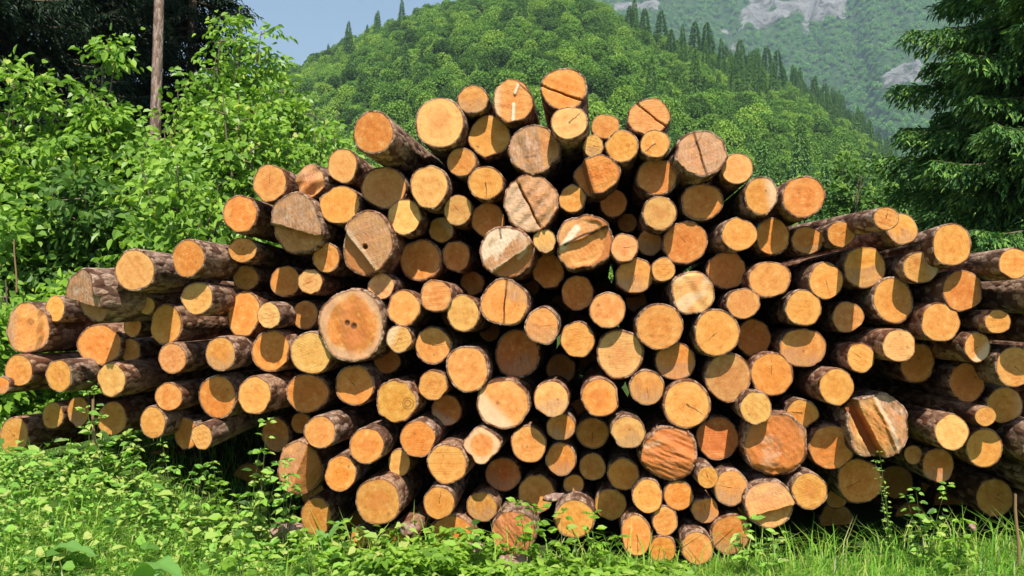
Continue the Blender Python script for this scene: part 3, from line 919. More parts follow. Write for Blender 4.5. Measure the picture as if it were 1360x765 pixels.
        w_ = fnoise(u * 1.6 + v * .6, (v - u * .4) * .5, 4, 95); z += .013 * w_ * (1 - gap); A['dark'] += .45 * st_(.2, .7, -w_) * (1 - gap); A['red'] += .3 * st_(.1, .6, w_); A['red'] += .35 * st_(.25, .4, s3) * st_(.9, .6, np.hypot(u, v))
    elif key == 'twohearts':
        for cx, cy, q in ((-.14, .06, .10), (.07, -.02, .11)):
            h = np.hypot(u - cx, v - cy) + nz * .8; A['dark'] += .85 * st_(q, q * .4, h); z += .012 * st_(q, 0, h)
        rr = np.hypot(u, v); A['grey'] += .5 * st_(.78, .95, rr + nz * 2); A['pale'] += .25 * st_(.7, .85, rr + nz * 2)
        A['red'] += .45 * st_(.55, .2, np.hypot(u - .1, v + .15) + nz * 3) + .5 * st_(.2, .05, seg_near(u, v, (.05, .55), (.5, .4)) + nz) + .4 * st_(.25, .1, np.hypot(u, v + .6))
        A['red'] += .4 * st_(.0, .6, fnoise(u, v, 3, 44)); A['grey'] += .2 * st_(.3, .1, np.abs(u + .25) + .2 * np.abs(v - .4)); z += .004 * np.sin(u * 9 + v * 3)
    elif key == 'groove':
        s = seg_dist(u, v, (-.9, .12), (.9, -.60))[0] + .8 * nz; A['dark'] += .75 * st_(.04, .012, np.abs(s)); z += .03 * st_(.05, .02, np.abs(s)) + .006 * (s < 0)
    elif key == 'groove2':
        s = seg_dist(u, v, (-.62, .80), (.95, -.72))[0] + .8 * nz; A['dark'] += .75 * st_(.04, .012, np.abs(s)); z += .03 * st_(.05, .02, np.abs(s))
    elif key == 'vcrack':
        s = u - .02 - .07 * v + .5 * nz; A['dark'] += .95 * st_(.045, .012, np.abs(s)); z += .02 * st_(.04, .01, np.abs(s)); A['grey'] += .6 * st_(.05, .3, v + .2 * u) * st_(.02, .08, u)
    elif key == 'mottled':
        A['red'] += .5 * st_(.25, .6, vnoise(u * 4, v * 4, 8)); A['pale'] += .4 * st_(.1, .5, vnoise(u * 3 + 5, v * 3, 9)); z += .006 * vnoise(u * 5, v * 5, 3)
        z += .02 * st_(.8, 1.0, v); 
    elif key == 'bigred':
        rr = np.hypot(u, v); A['red'] += .35 + .5 * st_(-.1, .6, fnoise(u, v, 3.2, 60)) ; A['pale'] += .28 * st_(.1, .7, fnoise(u, v, 4.5, 63)); A['grey'] += .55 * st_(.12, .04, np.abs(np.hypot(u - .02, v - .02) - .14))
        A['grey'] += .5 * st_(.8, .95, rr) * (v > .1); z += .006 * fnoise(u, v, 5, 4) + .03 * st_(-.62, -.95, v + .15 * fnoise(u, v, 5, 9)); A['dark'] += .3 * st_(.45, .8, fnoise(u, v, 6, 66))
    elif key == 'splinter':
        s = seg_dist(u, v, (-.5, .75), (.95, -.2))[0]
        w_ = fnoise(u * .9 + v * 1.6, (u - v) * .22, 3.4, 77); z += .05 * st_(0, .08, s + nz) + .007 * w_ + .005 * fnoise(u * .8 + v * 1.6, (u - v) * .2, 9, 79); A['red'] += .6 + .25 * st_(.0, .6, w_); A['pale'] += .12 * st_(.1, .6, -w_)
        A['pale'] += .35 * st_(.15, .05, seg_near(u, v, (-.85, .3), (-.4, .45))); z += .05 * np.maximum(-v - .3, 0)
    elif key == 'wedge':
        A['pale'] += .95 * st_(.13, .07, seg_near(u, v, (.05, -.2), (.02, -.95))) + .9 * st_(.10, .05, seg_near(u, v, (.12, .35), (.3, .75)))
        A['dark'] += .85 * st_(.05, .02, seg_near(u, v, (.3, .85), (.95, .3))); z += -.012 * A['pale']; A['pale'] += .4 * st_(.5, .85, -u)
    elif key == 'knot':
        A['dark'] += .55 * st_(.04, .015, np.abs(np.hypot(u - .6, v + .1) - .16)) + .4 * st_(.05, .02, np.abs(np.hypot(u - .62, v + .1) - .28))
    elif key == 'rough':
        A['grey'] += .6 * st_(-.2, .3, v + 3 * nz); z += .025 * vnoise(u * 4, v * 4, 14) + .03 * np.maximum(v, 0)
    elif key == 'rough2':
        w_ = fnoise(u * 1.5 + v * .7, (v - u) * .3, 4, 88); A['grey'] += .35 + .3 * st_(0, .6, w_); A['red'] += .35; A['dark'] += .35 * st_(.3, .8, -w_); z += .011 * w_ + .05 * np.maximum(-u - .2 + .3 * v, 0)
    elif key == 'flare':
        rr = np.hypot(u, v); A['grey'] += .85 * st_(-.35, -.75, u + nz * 2) + .4 * st_(.7, .9, rr) * (u > 0); z += .05 * st_(.45, .75, u + nz * 2)
        A['dark'] += .35 * st_(.2, .05, np.hypot(u - .2, v - .25) + 2 * nz)
    elif key == 'diamond':
        A['red'] += .55 * st_(.5, .1, np.hypot(u - .25, v - .2) + nz); A['pale'] += .35 * st_(.6, .8, np.hypot(u, v))
    if key not in ('groove', 'groove2', 'wedge', 'diamond', 'vcrack', 'knot', 'mottled'):
        f_ = fnoise(u, v, 5.5, 31); z += .004 * f_; A['dark'] += .28 * st_(.35, .9, f_); A['grey'] *= 1 - .45 * st_(.1, .7, fnoise(u, v, 3, 35)); A['red'] += .22 * st_(.2, .8, fnoise(u, v, 4, 38))
    for k in A: A[k] = np.clip(A[k], 0, 1)
    return z, A

SPECIAL_NAME = {'bigsplit': 4, 'hole': 3, 'twohearts': 2}
# logs that lie askew: (photo px of the cut end) -> yaw, pitch of the log in degrees (+yaw: far end swings left, +pitch: far end lower)
SKEW = {(110, 394): (-14, -2), (932, 203): (7, 5), (496, 176): (-5, 3), (1177, 290): (4, -2), (268, 580): (-4, -5), (1298, 461): (3, 0), (411, 240): (-12, 0), (523, 720): (-14, -8), (1309, 553): (8, -2), (982, 311): (6, 0), (756, 163): (0, 3), (749, 118): (0, 2)}

def make_log(row, idx):
    f = row.split(); cx, cy, rx, ry, d = map(float, f[:5]); tone = f[5]; key = f[6] if len(f) > 6 else None
    rng = np.random.default_rng(1000 + idx)
    c, k = at(cx, cy, d); a, b = rx * k * 1.02, ry * k * 1.02
    special = key is not None and key != 'crack'
    nseg, nr = (112, 40) if special else (56, 15)
    th = np.linspace(0, 2 * np.pi, nseg, endpoint=False)
    # outline: never a true circle
    amp = .036 if special else .030
    if key in ('bigred', 'splinter', 'mottled', 'rough', 'bigsplit', 'undercut', 'slab', 'hole', 'brownsplit', 'twohearts', 'redrim'): amp = .05
    rmul = 1 + sum(amp / h_ ** .7 * rng.normal() * np.cos(h_ * th + rng.uniform(0, 6.28)) for h_ in (2, 3, 4, 5, 7, 9))
    if special: rmul = rmul + .012 * vnoise(np.cos(th) * 9, np.sin(th) * 9, idx) + .008 * rng.normal(size=nseg)
    if key == 'diamond': rmul = rmul * (1 + .09 * np.cos(4 * th))
    if rng.random() < .25 and not special:                           # a flat side, where it was squared or slabbed
        t0 = rng.uniform(0, 6.28); dd = np.cos(th - t0); rmul = np.where(dd > .9, rmul * .9 / np.maximum(dd, .9) * 1.02, rmul)
    bt = min(.014, .07 * (a + b) / 2) * rng.uniform(.75, 1.25)        # bark thickness
    Rx, Rz = a * rmul, b * rmul
    ox, oz = Rx * np.cos(th), Rz * np.sin(th)
    ix, iz = (Rx - bt) * np.cos(th), (Rz - bt) * np.sin(th)
    tx, tz = rng.normal(scale=.05), rng.normal(scale=.05)             # the saw never cuts quite square
    def depth(x, z, u, v):
        zz, A = feature(key, u, v, np.random.default_rng(5 + idx)) if special else (np.zeros_like(x), None)
        return zz + tx * x + tz * z, A
    # sawn end
    fr = np.linspace(0, 1, nr + 1)[1:] ** .92
    X = np.concatenate([[0], (fr[:, None] * ix[None]).ravel()]); Z = np.concatenate([[0], (fr[:, None] * iz[None]).ravel()])
    U, Vv = X / np.maximum(a - bt, .01), Z / np.maximum(b - bt, .01)
    rn = np.concatenate([[0], np.repeat(fr, nseg)])
    Y, A = depth(X, Z, U, Vv)
    Y = Y + .0012 * vnoise(U * 9, Vv * 9, idx)
    if A is None:
        A = {q: np.zeros_like(X) for q in ('grey', 'dark', 'pale', 'red')}
        r_ = rng.random()
        if r_ < .12: A['grey'] = .55 * sstep(.2, -.6, Vv + .4 * vnoise(U * 3, Vv * 3, idx))
        elif r_ < .20: A['pale'] = .5 * sstep(.1, .7, np.cos(rng.uniform(0, 6)) * U + np.sin(rng.uniform(0, 6)) * Vv)
        elif r_ < .30: A['red'] = .35 * sstep(.55, .15, np.hypot(U, Vv) + .15 * vnoise(U * 4, Vv * 4, idx))
        if rng.random() < .3:
            q0, q1 = rng.uniform(-.6, .6, 2); A['dark'] = .5 * sstep(.09, .04, np.hypot(U - q0, Vv - q1) + .03 * vnoise(U * 12, Vv * 12, idx))
    A['rn'] = rn
    V = np.stack([X, Y, Z], -1)
    fan = np.stack([np.zeros(nseg, int), 1 + np.arange(nseg), 1 + (np.arange(nseg) + 1) % nseg], -1)
    q = grid_quads(nseg, nr, True)[:, ::-1] + 1
    cut = np_mesh('cut_face', V, [fan, q], M['cut'], attrs=A)
    # bark: a ragged front lip, then rings down the stem
    Lg = rng.uniform(3.7, 4.3)
    yy = np.array([0, .012, .03, .06, .1, .15, .21, .28, .37, .48, .62, .8, 1.0, 1.25, 1.6, 2.1, 2.8, Lg])
    Yr = depth(ix, iz, ix / np.maximum(a - bt, .01), iz / np.maximum(b - bt, .01))[0]
    lip = .004 + .011 * np.maximum(0, vnoise(np.cos(th) * 6, np.sin(th) * 6, idx + 7)) * rng.uniform(.3, 1.6)
    tear = rng.uniform(0, .09) * np.maximum(0, vnoise(np.cos(th) * 2.2, np.sin(th) * 2.2, idx + 9) - .35)
    near = math.exp(-((cx - 760) / 230) ** 2 - ((cy - 430) / 130) ** 2)
    taper = rng.uniform(-.012, .02) + near * rng.uniform(.03, .07)
    rows = [np.stack([ix * .985, Yr + .004, iz * .985], -1), np.stack([ix + (ox - ix) * .35, Yr - .15 * lip + tear, iz + (oz - iz) * .35], -1)]
    for j, y in enumerate(yy):
        bump = 1 + .012 * vnoise(np.cos(th) * 3 + y * 2, np.sin(th) * 3 - y * 3, idx + 3) + .010 * vnoise(np.cos(th) * 8 + y * 9, np.sin(th) * 8 - y * 8, idx + 4) + .005 * rng.normal(size=nseg)
        if j == 0: bump = bump * .985
        w = max(0.0, 1 - y / .3)
        s = (1 + taper * y) * bump
        yrow = y + Yr * w + .003 + tear * w if j else Yr + .002 + tear
        rows.append(np.stack([ox * s, np.broadcast_to(yrow, ox.shape), oz * s], -1))
    e = rows[-1]; rows.append(e * [.92, 1, .92])
    BV = np.concatenate(rows + [np.array([[0, Lg, 0]])])
    bq = grid_quads(nseg, len(rows), True)[:, ::-1]
    lastr = (len(rows) - 1) * nseg
    cap = np.stack([np.full(nseg, len(BV) - 1), lastr + np.arange(nseg), lastr + (np.arange(nseg) + 1) % nseg], -1)
    bark = np_mesh('bark', BV, [bq, cap], M['bark_red'] if rng.random() < .4 else M['bark'])
    yaw, pit = SKEW.get((int(cx), int(cy)), (rng.normal(scale=.8), rng.normal(scale=.6)))
    root = empty('log', c, (R(-pit), 0, R(yaw)))
    ob = obj('bark', bark, root); oc = obj('cut_face', cut, root)
    col = np.array(TONES[tone]) * rng.uniform(.86, 1.08) * np.array([1, rng.uniform(.90, 1.08), rng.uniform(.8, 1.2)])
    oc.color = (*np.clip(col, 0, .86), 1)
    oc['check'] = float(rng.random()); oc['check_width'] = .006 if key == 'crack' else (.0024 if rng.random() < .16 and not special else 0.0)
    return root

# landmark logs: cut-end pixel -> own label, short way to refer to it
MARK = {
    (467, 432): ('huge oval orange log with two dark heart spots and a pinkish rim', 'the log with two dark hearts'),
    (749, 118): ('topmost log of the pile, a thick orange one with a slanting saw groove', 'the topmost log'),
    (862, 155): ('thick pinkish log with a dark diagonal groove on the right of the crest', None),
    (932, 203): ('big grey-brown log with a forked ridge on the right shoulder of the pile', 'the big grey log on the shoulder'),
    (584, 163): ('largest smooth pale log on the left of the crest', 'the largest smooth crest log'),
    (496, 176): ('smooth orange log tilted back with its barky flank showing against the hill', 'the smooth log tilted against the hill'),
    (1067, 261): ('thick round orange log that ends the upper right shoulder of the pile', 'the log ending the right shoulder'),
    (392, 297): ('big log with a weathered grey top half and a brown undercut below', 'the grey-topped undercut log'),
    (487, 323): ('big pinkish tan log with a single dark hole and a brown wedge', 'the tan log with one dark hole'),
    (705, 269): ('big brown weathered log with a dark slanting cleft under the crest', 'the brown cleft log'),
    (672, 334): ('big chalky white log with a brown wedge cut from its lower right', 'the chalky white log'),
    (776, 321): ('big log with a white streak, a dark step and a ragged red rim', 'the white-streaked red-rimmed log'),
    (709, 198): ('big log, rough grey on one half and orange on the other', 'the half grey, half orange log'),
    (793, 233): ('log with an orange slab and a dark cleft along its left third', None),
    (920, 389): ('pale mottled log with reddish and cream blotches', 'the mottled pale log'),
    (670, 402): ('thick log split by one straight vertical black crack', 'the log with the vertical crack'),
    (967, 501): ('thick greyish log half in shade with a straight shadow edge', 'the half-shaded greyish log'),
    (889, 603): ('big reddish log with torn splintery face near the bottom', 'the splintered red log'),
    (1030, 590): ('huge round reddish orange log with a grey ring around its pith', 'the huge reddish log'),
    (1167, 566): ('huge split log with a dark gap, an orange plank and grey edges', 'the huge split log'),
    (1023, 671): ('big pinkish log with an undercut lip touching the grass', 'the pinkish undercut log'),
    (394, 622): ('big brown log cut in two slanting faces at the lower left', 'the two-faced brown log'),
    (35, 436): ('ragged oval orange log with a grey flank at the outer left end', 'the ragged oval log'),
    (110, 394): ('long weathered log with a torn grey slab top at the left end', 'the grey slab-topped log'),
    (1264, 325): ('thick round log on top of the right wing, bark visible behind', 'the round log topping the right wing'),
    (1177, 290): ('slim log jutting far out on the upper right wing', 'the slim jutting log'),
    (268, 580): ('slim pale log with a bright pinkish bark flank just above the grass', 'the slim log with bright bark'),
    (502, 666): ('thick yellowish log under a cap of thick flaky bark', 'the yellowish bark-capped log'),
    (682, 708): ('rough reddish brown weathered log sunk in the grass', 'the rough log in the grass'),
    (640, 591): ('small diamond-shaped log with an orange heart', 'the diamond-shaped log'),
    (1194, 459): ('very pale cream log with long lit bark on the right wing', 'the very pale wing log'),
    (179, 359): ('thick cream-coloured log standing out on top of the left wing', 'the cream log on the left wing'),
    (834, 574): ('pale log under a tall cap of whitish bark', 'the log capped with whitish bark'),
    (1142, 639): ('thick shaded brown log just above the long grass', 'the thick log over grass'),
    (681, 134): ('log near the top with a pale splinter wedge at its lower edge', 'the log with a pale splinter'),
    (526, 533): ('yellow-brown log with a curly knot mark on its right side', 'the log with the curly knot'),
    (411, 240): ('rough weathered grey-brown log between two smooth ones on the left slope', None),
}
ROWS = LOGS.strip().splitlines()
POS = [tuple(float(v) for v in r.split()[:5]) for r in ROWS]
TN = [r.split()[5] for r in ROWS]
WORD = {'p': 'pale', 'g': 'golden', 'o': 'orange', 'r': 'reddish', 'w': 'weathered', 'k': 'pinkish', 'y': 'yellow-brown'}
SECT = ['right of', 'above and right of', 'above', 'above and left of', 'left of', 'below and left of', 'below', 'below and right of']
ORD = ['first', 'second', 'third', 'fourth', 'fifth', 'sixth', 'seventh', 'eighth']
def log_labels():
    """Own label for the landmarks; every other log is placed by its rank in one direction from the handiest landmark."""
    out = {}; refs = [(i, MARK[(int(p[0]), int(p[1]))][1]) for i, p in enumerate(POS) if (int(p[0]), int(p[1])) in MARK and MARK[(int(p[0]), int(p[1]))][1]]
    cand = {}
    for i, ref in refs:
        sec = {}
        for j, p in enumerate(POS):
            if j == i or p[0] > 1400: continue
            dx, dy = p[0] - POS[i][0], POS[i][1] - p[1]; ds = math.hypot(dx, dy)
            if ds > 260: continue
            ang = math.degrees(math.atan2(dy, dx)) % 360; s = int(((ang + 22.5) % 360) // 45); skew = abs((ang - s * 45 + 180) % 360 - 180)
            sec.setdefault(s, []).append((ds, j, skew))
        for s, l in [(s, [q for q in l if (POS[q[1]][4] >= .5) == deep]) for s, l in sec.items() for deep in (False, True)]:
            l.sort()
            for rank, (ds, j, skew) in enumerate(l[:8]):
                cand.setdefault(j, []).append((rank * 60 + ds + skew, rank, s, ref))
    for j, p in enumerate(POS):
        k = (int(p[0]), int(p[1]))
        if k in MARK: out[j] = MARK[k][0]; continue
        if p[0] > 1400:
            out[j] = 'spruce log of the pile, hidden beyond the outer right end'; continue
        r = (p[2] + p[3]) / 2
        size = 'slim' if r < 17.5 else 'thick' if r > 26.5 else 'medium'
        _, rank, s, ref = min(cand[j])
        shade = 'shaded ' if p[4] >= .2 else ''
        if p[4] >= .5:  # mostly unseen fillers, added to stop light leaking through the pile
            out[j] = f'deep-set filler log, {"nearest" if rank == 0 else ORD[rank]} such {SECT[s]} {ref}'; continue
        out[j] = f'{shade}{size} {WORD[TN[j]]} log, {"next" if rank == 0 else ORD[rank]} one {SECT[s]} {ref}'
    return out
LABELS = log_labels()
for j, row in enumerate(ROWS):
    tag(make_log(row, j), LABELS[j], 'log', 'felled spruce logs in the pile' if POS[j][0] <= 1400 else 'logs beyond the end of the pile')
# ---------------------------------------------------------------- grass and low plants
def blades(name, P, h, w, lean, mat, rng, label):
    n = len(P); th = rng.uniform(0, 6.28, n); d = np.stack([np.cos(th), np.sin(th), 0 * th], -1); s = np.stack([-np.sin(th), np.cos(th), 0 * th], -1)
    h = h[:, None]; w = w[:, None]; lean = lean[:, None]; up = np.array([0, 0, 1.])
    p1 = P + up * h * .5 + d * h * lean * .22; p2 = P + up * h * np.maximum(1 - .38 * lean, .35) + d * h * lean * .85
    V = np.stack([P - s * w * .5, P + s * w * .5, p1 - s * w * .42, p1 + s * w * .42, p2], 1).reshape(-1, 3)
    i = np.arange(n)[:, None] * 5
    r = rng.random(n)
    o = obj(name, np_mesh(name, V, [i + np.array([[0, 1, 3, 2]]), i + np.array([[2, 3, 4]])], mat, False, fattrs={'rnd': np.concatenate([r, r])}))
    return tag(o, label, 'grass', kind='stuff')
rng = np.random.default_rng(99)
def scatter(n, x0, x1, y0, y1):
    x, y = rng.uniform(x0, x1, n), rng.uniform(y0, y1, n); return np.stack([x, y, gz(x, y) - .01], -1)
P = np.concatenate([scatter(60000, -4.6, -.9, -2.9, .15), scatter(26000, -.9, .9, -1.7, -.02), scatter(46000, .7, 3.6, -2.2, .1), scatter(5000, -9, -3.4, .1, 6), scatter(5000, -4.6, -1.4, .1, 4)])
h = rng.uniform(.06, .19, len(P)) * (1 + .5 * vnoise(P[:, 0] * 2, P[:, 1] * 2, 6)); 
h *= np.where((P[:, 0] > -1.0) & (P[:, 0] < .75) & (P[:, 1] > -.6), .7, 1.0)
h = np.maximum(h, .03)
blades('grass', P, h, rng.uniform(.003, .0075, len(P)), rng.uniform(.5, 1.5, len(P)), M['grass'], rng, 'short bright green meadow grass in front of the log pile')
P = np.concatenate([scatter(1500, .9, 3.4, -.75, .02), scatter(1500, -4.4, -1.0, -2.2, .05), scatter(120, -.9, .9, -.5, -.02)])
blades('long_grass', P, rng.uniform(.2, .48, len(P)) * np.where(P[:, 1] > -.4, 1, .7), rng.uniform(.005, .011, len(P)), rng.uniform(.3, 1.3, len(P)), M['grass'], rng, 'long arching grass along the foot of the pile')

# leafy ground cover: small leaves at mixed heights
def cover(name, P, hmax, size, mat, label):
    n = len(P); hh = rng.random(n) ** .6 * hmax; Q = P + np.stack([0 * hh, 0 * hh, hh], -1)
    A = rng.normal(size=(n, 3)) * [1, 1, .3]; N = rng.normal(scale=.35, size=(n, 3)) + [0, -.25, 1]
    o = obj(name, leaves_mesh(name, Q, A, N, size * rng.uniform(.6, 1.4, n), size * rng.uniform(.5, 1, n), mat, rng, .2))
    return tag(o, label, 'ground cover', kind='stuff')
P = scatter(13000, -4.6, -.6, -2.7, -.05)
P = P[vnoise(P[:, 0] * 1.7, P[:, 1] * 1.7, 41) > -.1]
Q_ = scatter(1000, -4.6, -.7, -2.4, -.08)
cover('broad_weeds', Q_, np.where(Q_[:, 1] > -.9, .30, .20), .07, M['herb'], 'scattered broad leaves of nettle and bramble in the left meadow')
cover('undergrowth', P, np.where(P[:, 1] > -1, .22, .13), .034, M['herb'], 'low leafy weeds growing through the grass before the pile')
P = np.concatenate([scatter(2600, -1.35, -.75, -.9, -.1), scatter(3600, -.75, .55, -.75, -.12)])
P = P[vnoise(P[:, 0] * 4, P[:, 1] * 4, 42) > -.15]
cover('clover', P, np.where(P[:, 0] < -.75, .24, .14), .05, M['leaf_lime'], 'yellow-green clover-like weeds at the middle foot of the pile')

def herb(px, py_top, Y, seed, label, leaf=.07, pairs=7, spread=.16, mat='herb', stems=3, name='weed_plant', group='tall weeds before the pile'):
    rg = np.random.default_rng(seed); base = ground_at(px, Y); H = max(height_to(px, py_top, Y), .12)
    root = empty(name, base); tag(root, label, 'plant', group)
    P, A, N, L = [], [], [], []
    for k in range(stems):
        st = Tubes(); th = rg.uniform(0, 6.28); lean = rg.uniform(.05, .5) * spread * 2; hh = H * (1 if k == 0 else rg.uniform(.55, .95)); ts = np.linspace(0, 1, 7)
        pts = np.stack([np.cos(th) * lean * ts ** 1.5, np.sin(th) * lean * ts ** 1.5, hh * ts], -1)
        st.add(pts, .0045 * (1.15 - ts), 5); obj('stem', st.mesh('stem', M['stem']), root)
        for t0 in np.linspace(.18, 1, pairs):
            p0 = np.array([np.interp(t0, ts, pts[:, i]) for i in range(3)]); ph = rg.uniform(0, 6.28)
            for a in (0, 3.14, 1.57, 4.7)[:4 if t0 > .9 else 2]:
                d = np.array([np.cos(ph + a), np.sin(ph + a), rg.uniform(-.5, .6)])
                for q in (0, .75, -.75)[:3]:
                    c_, s_ = math.cos(q), math.sin(q); dd = np.array([d[0] * c_ - d[1] * s_, d[0] * s_ + d[1] * c_, d[2]])
                    P.append(p0 + d * leaf * .35); A.append(dd); N.append(np.array([0, -.35, 1]) + rg.normal(scale=.5, size=3)); L.append(leaf * (1.15 - .5 * t0) * (1 if q == 0 else .75))
    L = np.array(L) * 1.3 * rg.uniform(.7, 1.25, len(L))
    obj('leaves', leaves_mesh('leaves', np.array(P), np.array(A), np.array(N), L, L * .55, M[mat], rg, .15), root)
    return root
s_ = NT('green_stem'); M['stem'] = s_.done(s_.bsdf((.10, .14, .035), .7))
s_ = NT('dry_stalk'); M['dry'] = s_.done(s_.bsdf((.28, .17, .085), .9))
for a in [
    (148, 548, -.25, 1, 'leafy weed standing before the shaded lower left logs', .075, 8),
    (122, 512, -.10, 2, 'thin weed with a leaf tuft between two left wing logs', .05, 5),
    (345, 562, -.35, 3, 'tall weed with small yellow buds left of the two-faced brown log', .06, 9),
    (330, 600, -.45, 4, 'bushy weed below the tall budding weed', .075, 6),
    (378, 612, -.40, 5, 'leafy weed touching the two-faced brown log', .065, 6),
    (232, 590, -.2, 6, 'dry looking spindly weed under the lower left logs', .04, 6),
    (265, 618, -.4, 7, 'low weed in the dark gap beneath the left wing', .06, 5),
    (60, 610, -.5, 8, 'broad leafy weed under the outer left logs', .09, 5),
    (20, 606, -.6, 9, 'broad leafy weed at the outer left foot of the pile', .10, 4),
    (190, 632, -.7, 10, 'small leafy weed in the left meadow near the dark gap', .07, 4),
    (745, 690, -.45, 12, 'yellow-green lobed weed covering the log at the middle foot', .075, 5),
    (630, 705, -.5, 13, 'yellow-green weed in front of the half shaded bottom log', .07, 5),
    (985, 690, -.35, 14, 'pale green three-leaved weed before the bottom logs on the right', .075, 3),
    (1028, 714, -.5, 15, 'small three-leaved weed beneath the pinkish undercut log', .06, 3),
    (1180, 600, -.2, 16, 'thin grass weed with pale seed heads under the huge split log', .022, 12),
    (1265, 690, -.5, 17, 'yellow-green leafy weed among the long grass on the right', .07, 4),
    (420, 712, -.9, 18, 'bright weed cluster left of the bark chunk', .08, 4),
    (330, 690, -1.2, 19, 'bright leafy weed in the middle of the left meadow', .08, 4),
    (105, 585, -.35, 21, 'slender weed below the two small shaded logs of the left wing', .05, 8),
    (178, 588, -.3, 22, 'slender leafy weed under the slim round log of the left wing', .055, 8),
    (300, 612, -.3, 23, 'spindly weed in front of the dark gap, beside the bright barked log', .05, 8),
    (455, 700, -.55, 24, 'yellow-green weed before the yellowish bark-capped log', .075, 5),
    (560, 712, -.5, 25, 'yellow-green weed under the small bark flap', .07, 4),
    (700, 668, -.4, 26, 'yellow-green weed left of the torn pink bark strip', .06, 6),
    (790, 682, -.45, 27, 'yellow-green weed right of the torn pink bark strip', .065, 5),
    (1225, 640, -.4, 28, 'slim weed in the long grass right of the seed heads', .05, 8),
]:
    herb(*a[:4], a[4], a[5], a[6], mat='leaf_lime' if 'yellow-green' in a[4] or 'bright' in a[4] else 'herb')

def big_leaf(px, py, Y, ang, ln, wd, label, mat='dock', name='dock_plant', lift=.1, droop=.2):
    """Broad-leaved plant: a few large veined blades on short stalks."""
    c, k = at(px, py, Y); base = Vector((c.x, Y, float(gz(c.x, Y)))); root = empty(name, base); tag(root, label, 'plant', 'broad-leaved plants before the pile')
    rg = np.random.default_rng(int(px))
    for q, (da, sl) in enumerate([(0, 1.0), (1.9, .8), (-1.8, .75)]):
        a = ang + da; nu, nv = 9, 13; u = np.linspace(-1, 1, nu); v = np.linspace(0, 1, nv); Ug, Vg = np.meshgrid(u, v)
        prof = np.sin(np.pi * np.clip(Vg, .0, 1) ** .75) ** .8 * .5
        l, w = ln * sl, wd * sl
        x = Vg * l; y = Ug * prof * w; z = (c.z - base.z) * (.35 + .65 * np.minimum(Vg * 2.2, 1)) * (1 if q == 0 else .75) - droop * l * Vg ** 2 + .18 * w * np.abs(Ug) * prof + .010 * np.sin(Vg * 26) * np.abs(Ug)
        Vt = np.stack([x * math.cos(a) - y * math.sin(a), x * math.sin(a) + y * math.cos(a), z], -1).reshape(-1, 3)
        Vt[:, :2] -= np.array([math.cos(a), math.sin(a)]) * l * .2
        nq = (nu - 1) * (nv - 1)
        obj('leaf', np_mesh('leaf', Vt, grid_quads(nu, nv), M[mat], True, fattrs={'rnd': np.full(nq, rg.random())}), root)
big_leaf(60, 722, -1.55, .1, .34, .16, 'broad dock leaves lying over the grass at the lower left')
big_leaf(185, 738, -1.75, -.4, .36, .16, 'broad dock leaves beside a second dock in the left meadow')
big_leaf(435, 702, -.30, .5, .20, .10, 'smooth green lily-like leaves below the yellowish bark-capped log', droop=-.3)

# fallen bark and stakes
def bark_piece(px, py, Y, l, w, ang, tilt, label):
    c, k = at(px, py, Y); rg = np.random.default_rng(int(px + py))
    nu, nv = 15, 11; U, V = np.meshgrid(np.linspace(-1, 1, nu), np.linspace(-1, 1, nv))
    edge = 1 + .16 * vnoise(U * 2.3, V * 2.3, int(px)); x = U * np.sqrt(1 - .45 * V ** 2) * l / 2 * edge; y = V * np.sqrt(1 - .45 * U ** 2) * w / 2 * edge
    z = .35 * w * (1 - V ** 2) * .6 + .008 * vnoise(U * 5, V * 5, int(py))
    top = np.stack([x, y, z], -1).reshape(-1, 3); bot = top - [0, 0, .014]
    q = grid_quads(nu, nv); n = nu * nv
    rim = np.concatenate([np.arange(nu), np.arange(2, nv) * nu - 1, [n - 1], np.arange(n - 2, n - nu - 1, -1), np.arange(nv - 2, 0, -1) * nu])
    rq = np.stack([rim, np.roll(rim, -1), np.roll(rim, -1) + n, rim + n], -1)[:, ::-1]
    o = obj('bark_piece', np_mesh('bark_piece', np.concatenate([top, bot]), np.concatenate([q, q[:, ::-1] + n, rq]), M['bark_pink']), None, c, (tilt, 0, ang))
    return tag(o, label, 'bark piece', 'fallen bark before the pile')
M['bark_pink'] = bark_material('pink_bark', (.36, .20, .14), (.46, .32, .26), (.15, .07, .045))
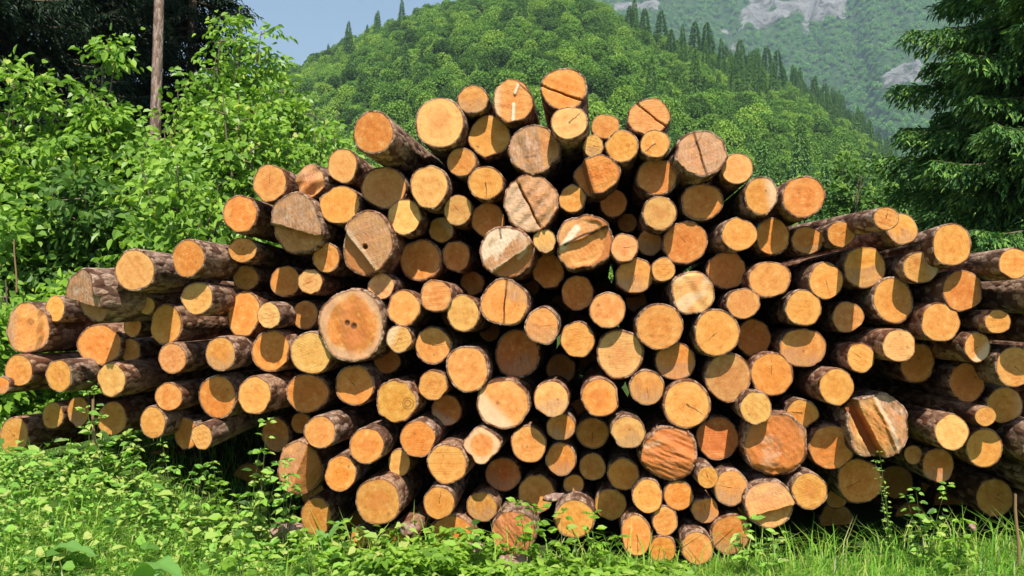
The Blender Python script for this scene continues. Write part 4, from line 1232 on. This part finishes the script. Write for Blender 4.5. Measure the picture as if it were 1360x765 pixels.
for a in [(382, 704, -.28, .20, .15, .2, .5, 'pinkish lump of bark below the shaded yellowish log'),
          (512, 748, -.30, .22, .13, -.1, .35, 'pinkish slab of bark in the grass under the bark-capped log'),
          (690, 746, -.34, .24, .15, .1, .4, 'curved slab of bark at the foot of the rough weathered log'),
          (628, 728, -.32, .13, .10, .5, .6, 'small chip of bark beside the half shaded bottom log'),
          (540, 702, -.10, .13, .09, 1.0, .8, 'pinkish bark flap beside the small yellow-brown bottom log'),
          (735, 660, -.16, .18, .05, .9, .9, 'torn strip of pink bark hanging before the dark logs'),
          (1292, 700, -.35, .12, .05, 1.2, 1.0, 'rusty red strip of bark upright in the long grass')]:
    bark_piece(*a)
def stick(px0, py0, px1, py1, Y, r, label, name='stake', mat='dry'):
    a, _ = at(px0, py0, Y); b, _ = at(px1, py1, Y - .05); ts = np.linspace(0, 1, 6)[:, None]
    pts = np.array(a - a) * (1 - ts) + np.array(b - a) * ts; pts[:, 0] += .006 * np.sin(ts[:, 0] * 6)
    o = obj(name, Tubes().add(pts, r * (1.15 - .35 * ts[:, 0]), 8).mesh(name, M[mat]), None, a)
    return tag(o, label, 'stick')
stick(1353, 758, 1349, 656, -.45, .010, 'thin brown stake standing in the grass at the outer right')
stick(126, 640, 124, 530, -.12, .011, 'grey dead stalk standing before the shaded lower left logs', 'dead_stalk')
stick(22, 388, 19, 318, 2.6, .008, 'bare dead stem standing before the left bushes', 'dead_sapling')
# ---------------------------------------------------------------- valley haze
def haze_box(density):
    x0, x1, y0, y1, z0, z1 = -3400, 3400, -2700, 3250, -4, 830
    V = [(x, y, z) for z in (z0, z1) for y in (y0, y1) for x in (x0, x1)]
    Q = np.array([(0, 2, 3, 1), (4, 5, 7, 6), (0, 1, 5, 4), (2, 6, 7, 3), (0, 4, 6, 2), (1, 3, 7, 5)])
    m = bpy.data.materials.new('valley_air'); m.use_nodes = True; t = m.node_tree; t.nodes.clear()
    out = t.nodes.new('ShaderNodeOutputMaterial'); v = t.nodes.new('ShaderNodeVolumePrincipled')
    v.inputs['Color'].default_value = (.66, .83, 1.0, 1); v.inputs['Density'].default_value = density; v.inputs['Anisotropy'].default_value = .2
    t.links.new(v.outputs[0], out.inputs['Volume'])
    o = obj('haze', np_mesh('haze', V, Q, m, False)); return tag(o, 'thin bluish valley haze', 'haze', kind='stuff')
haze_box(.00022)
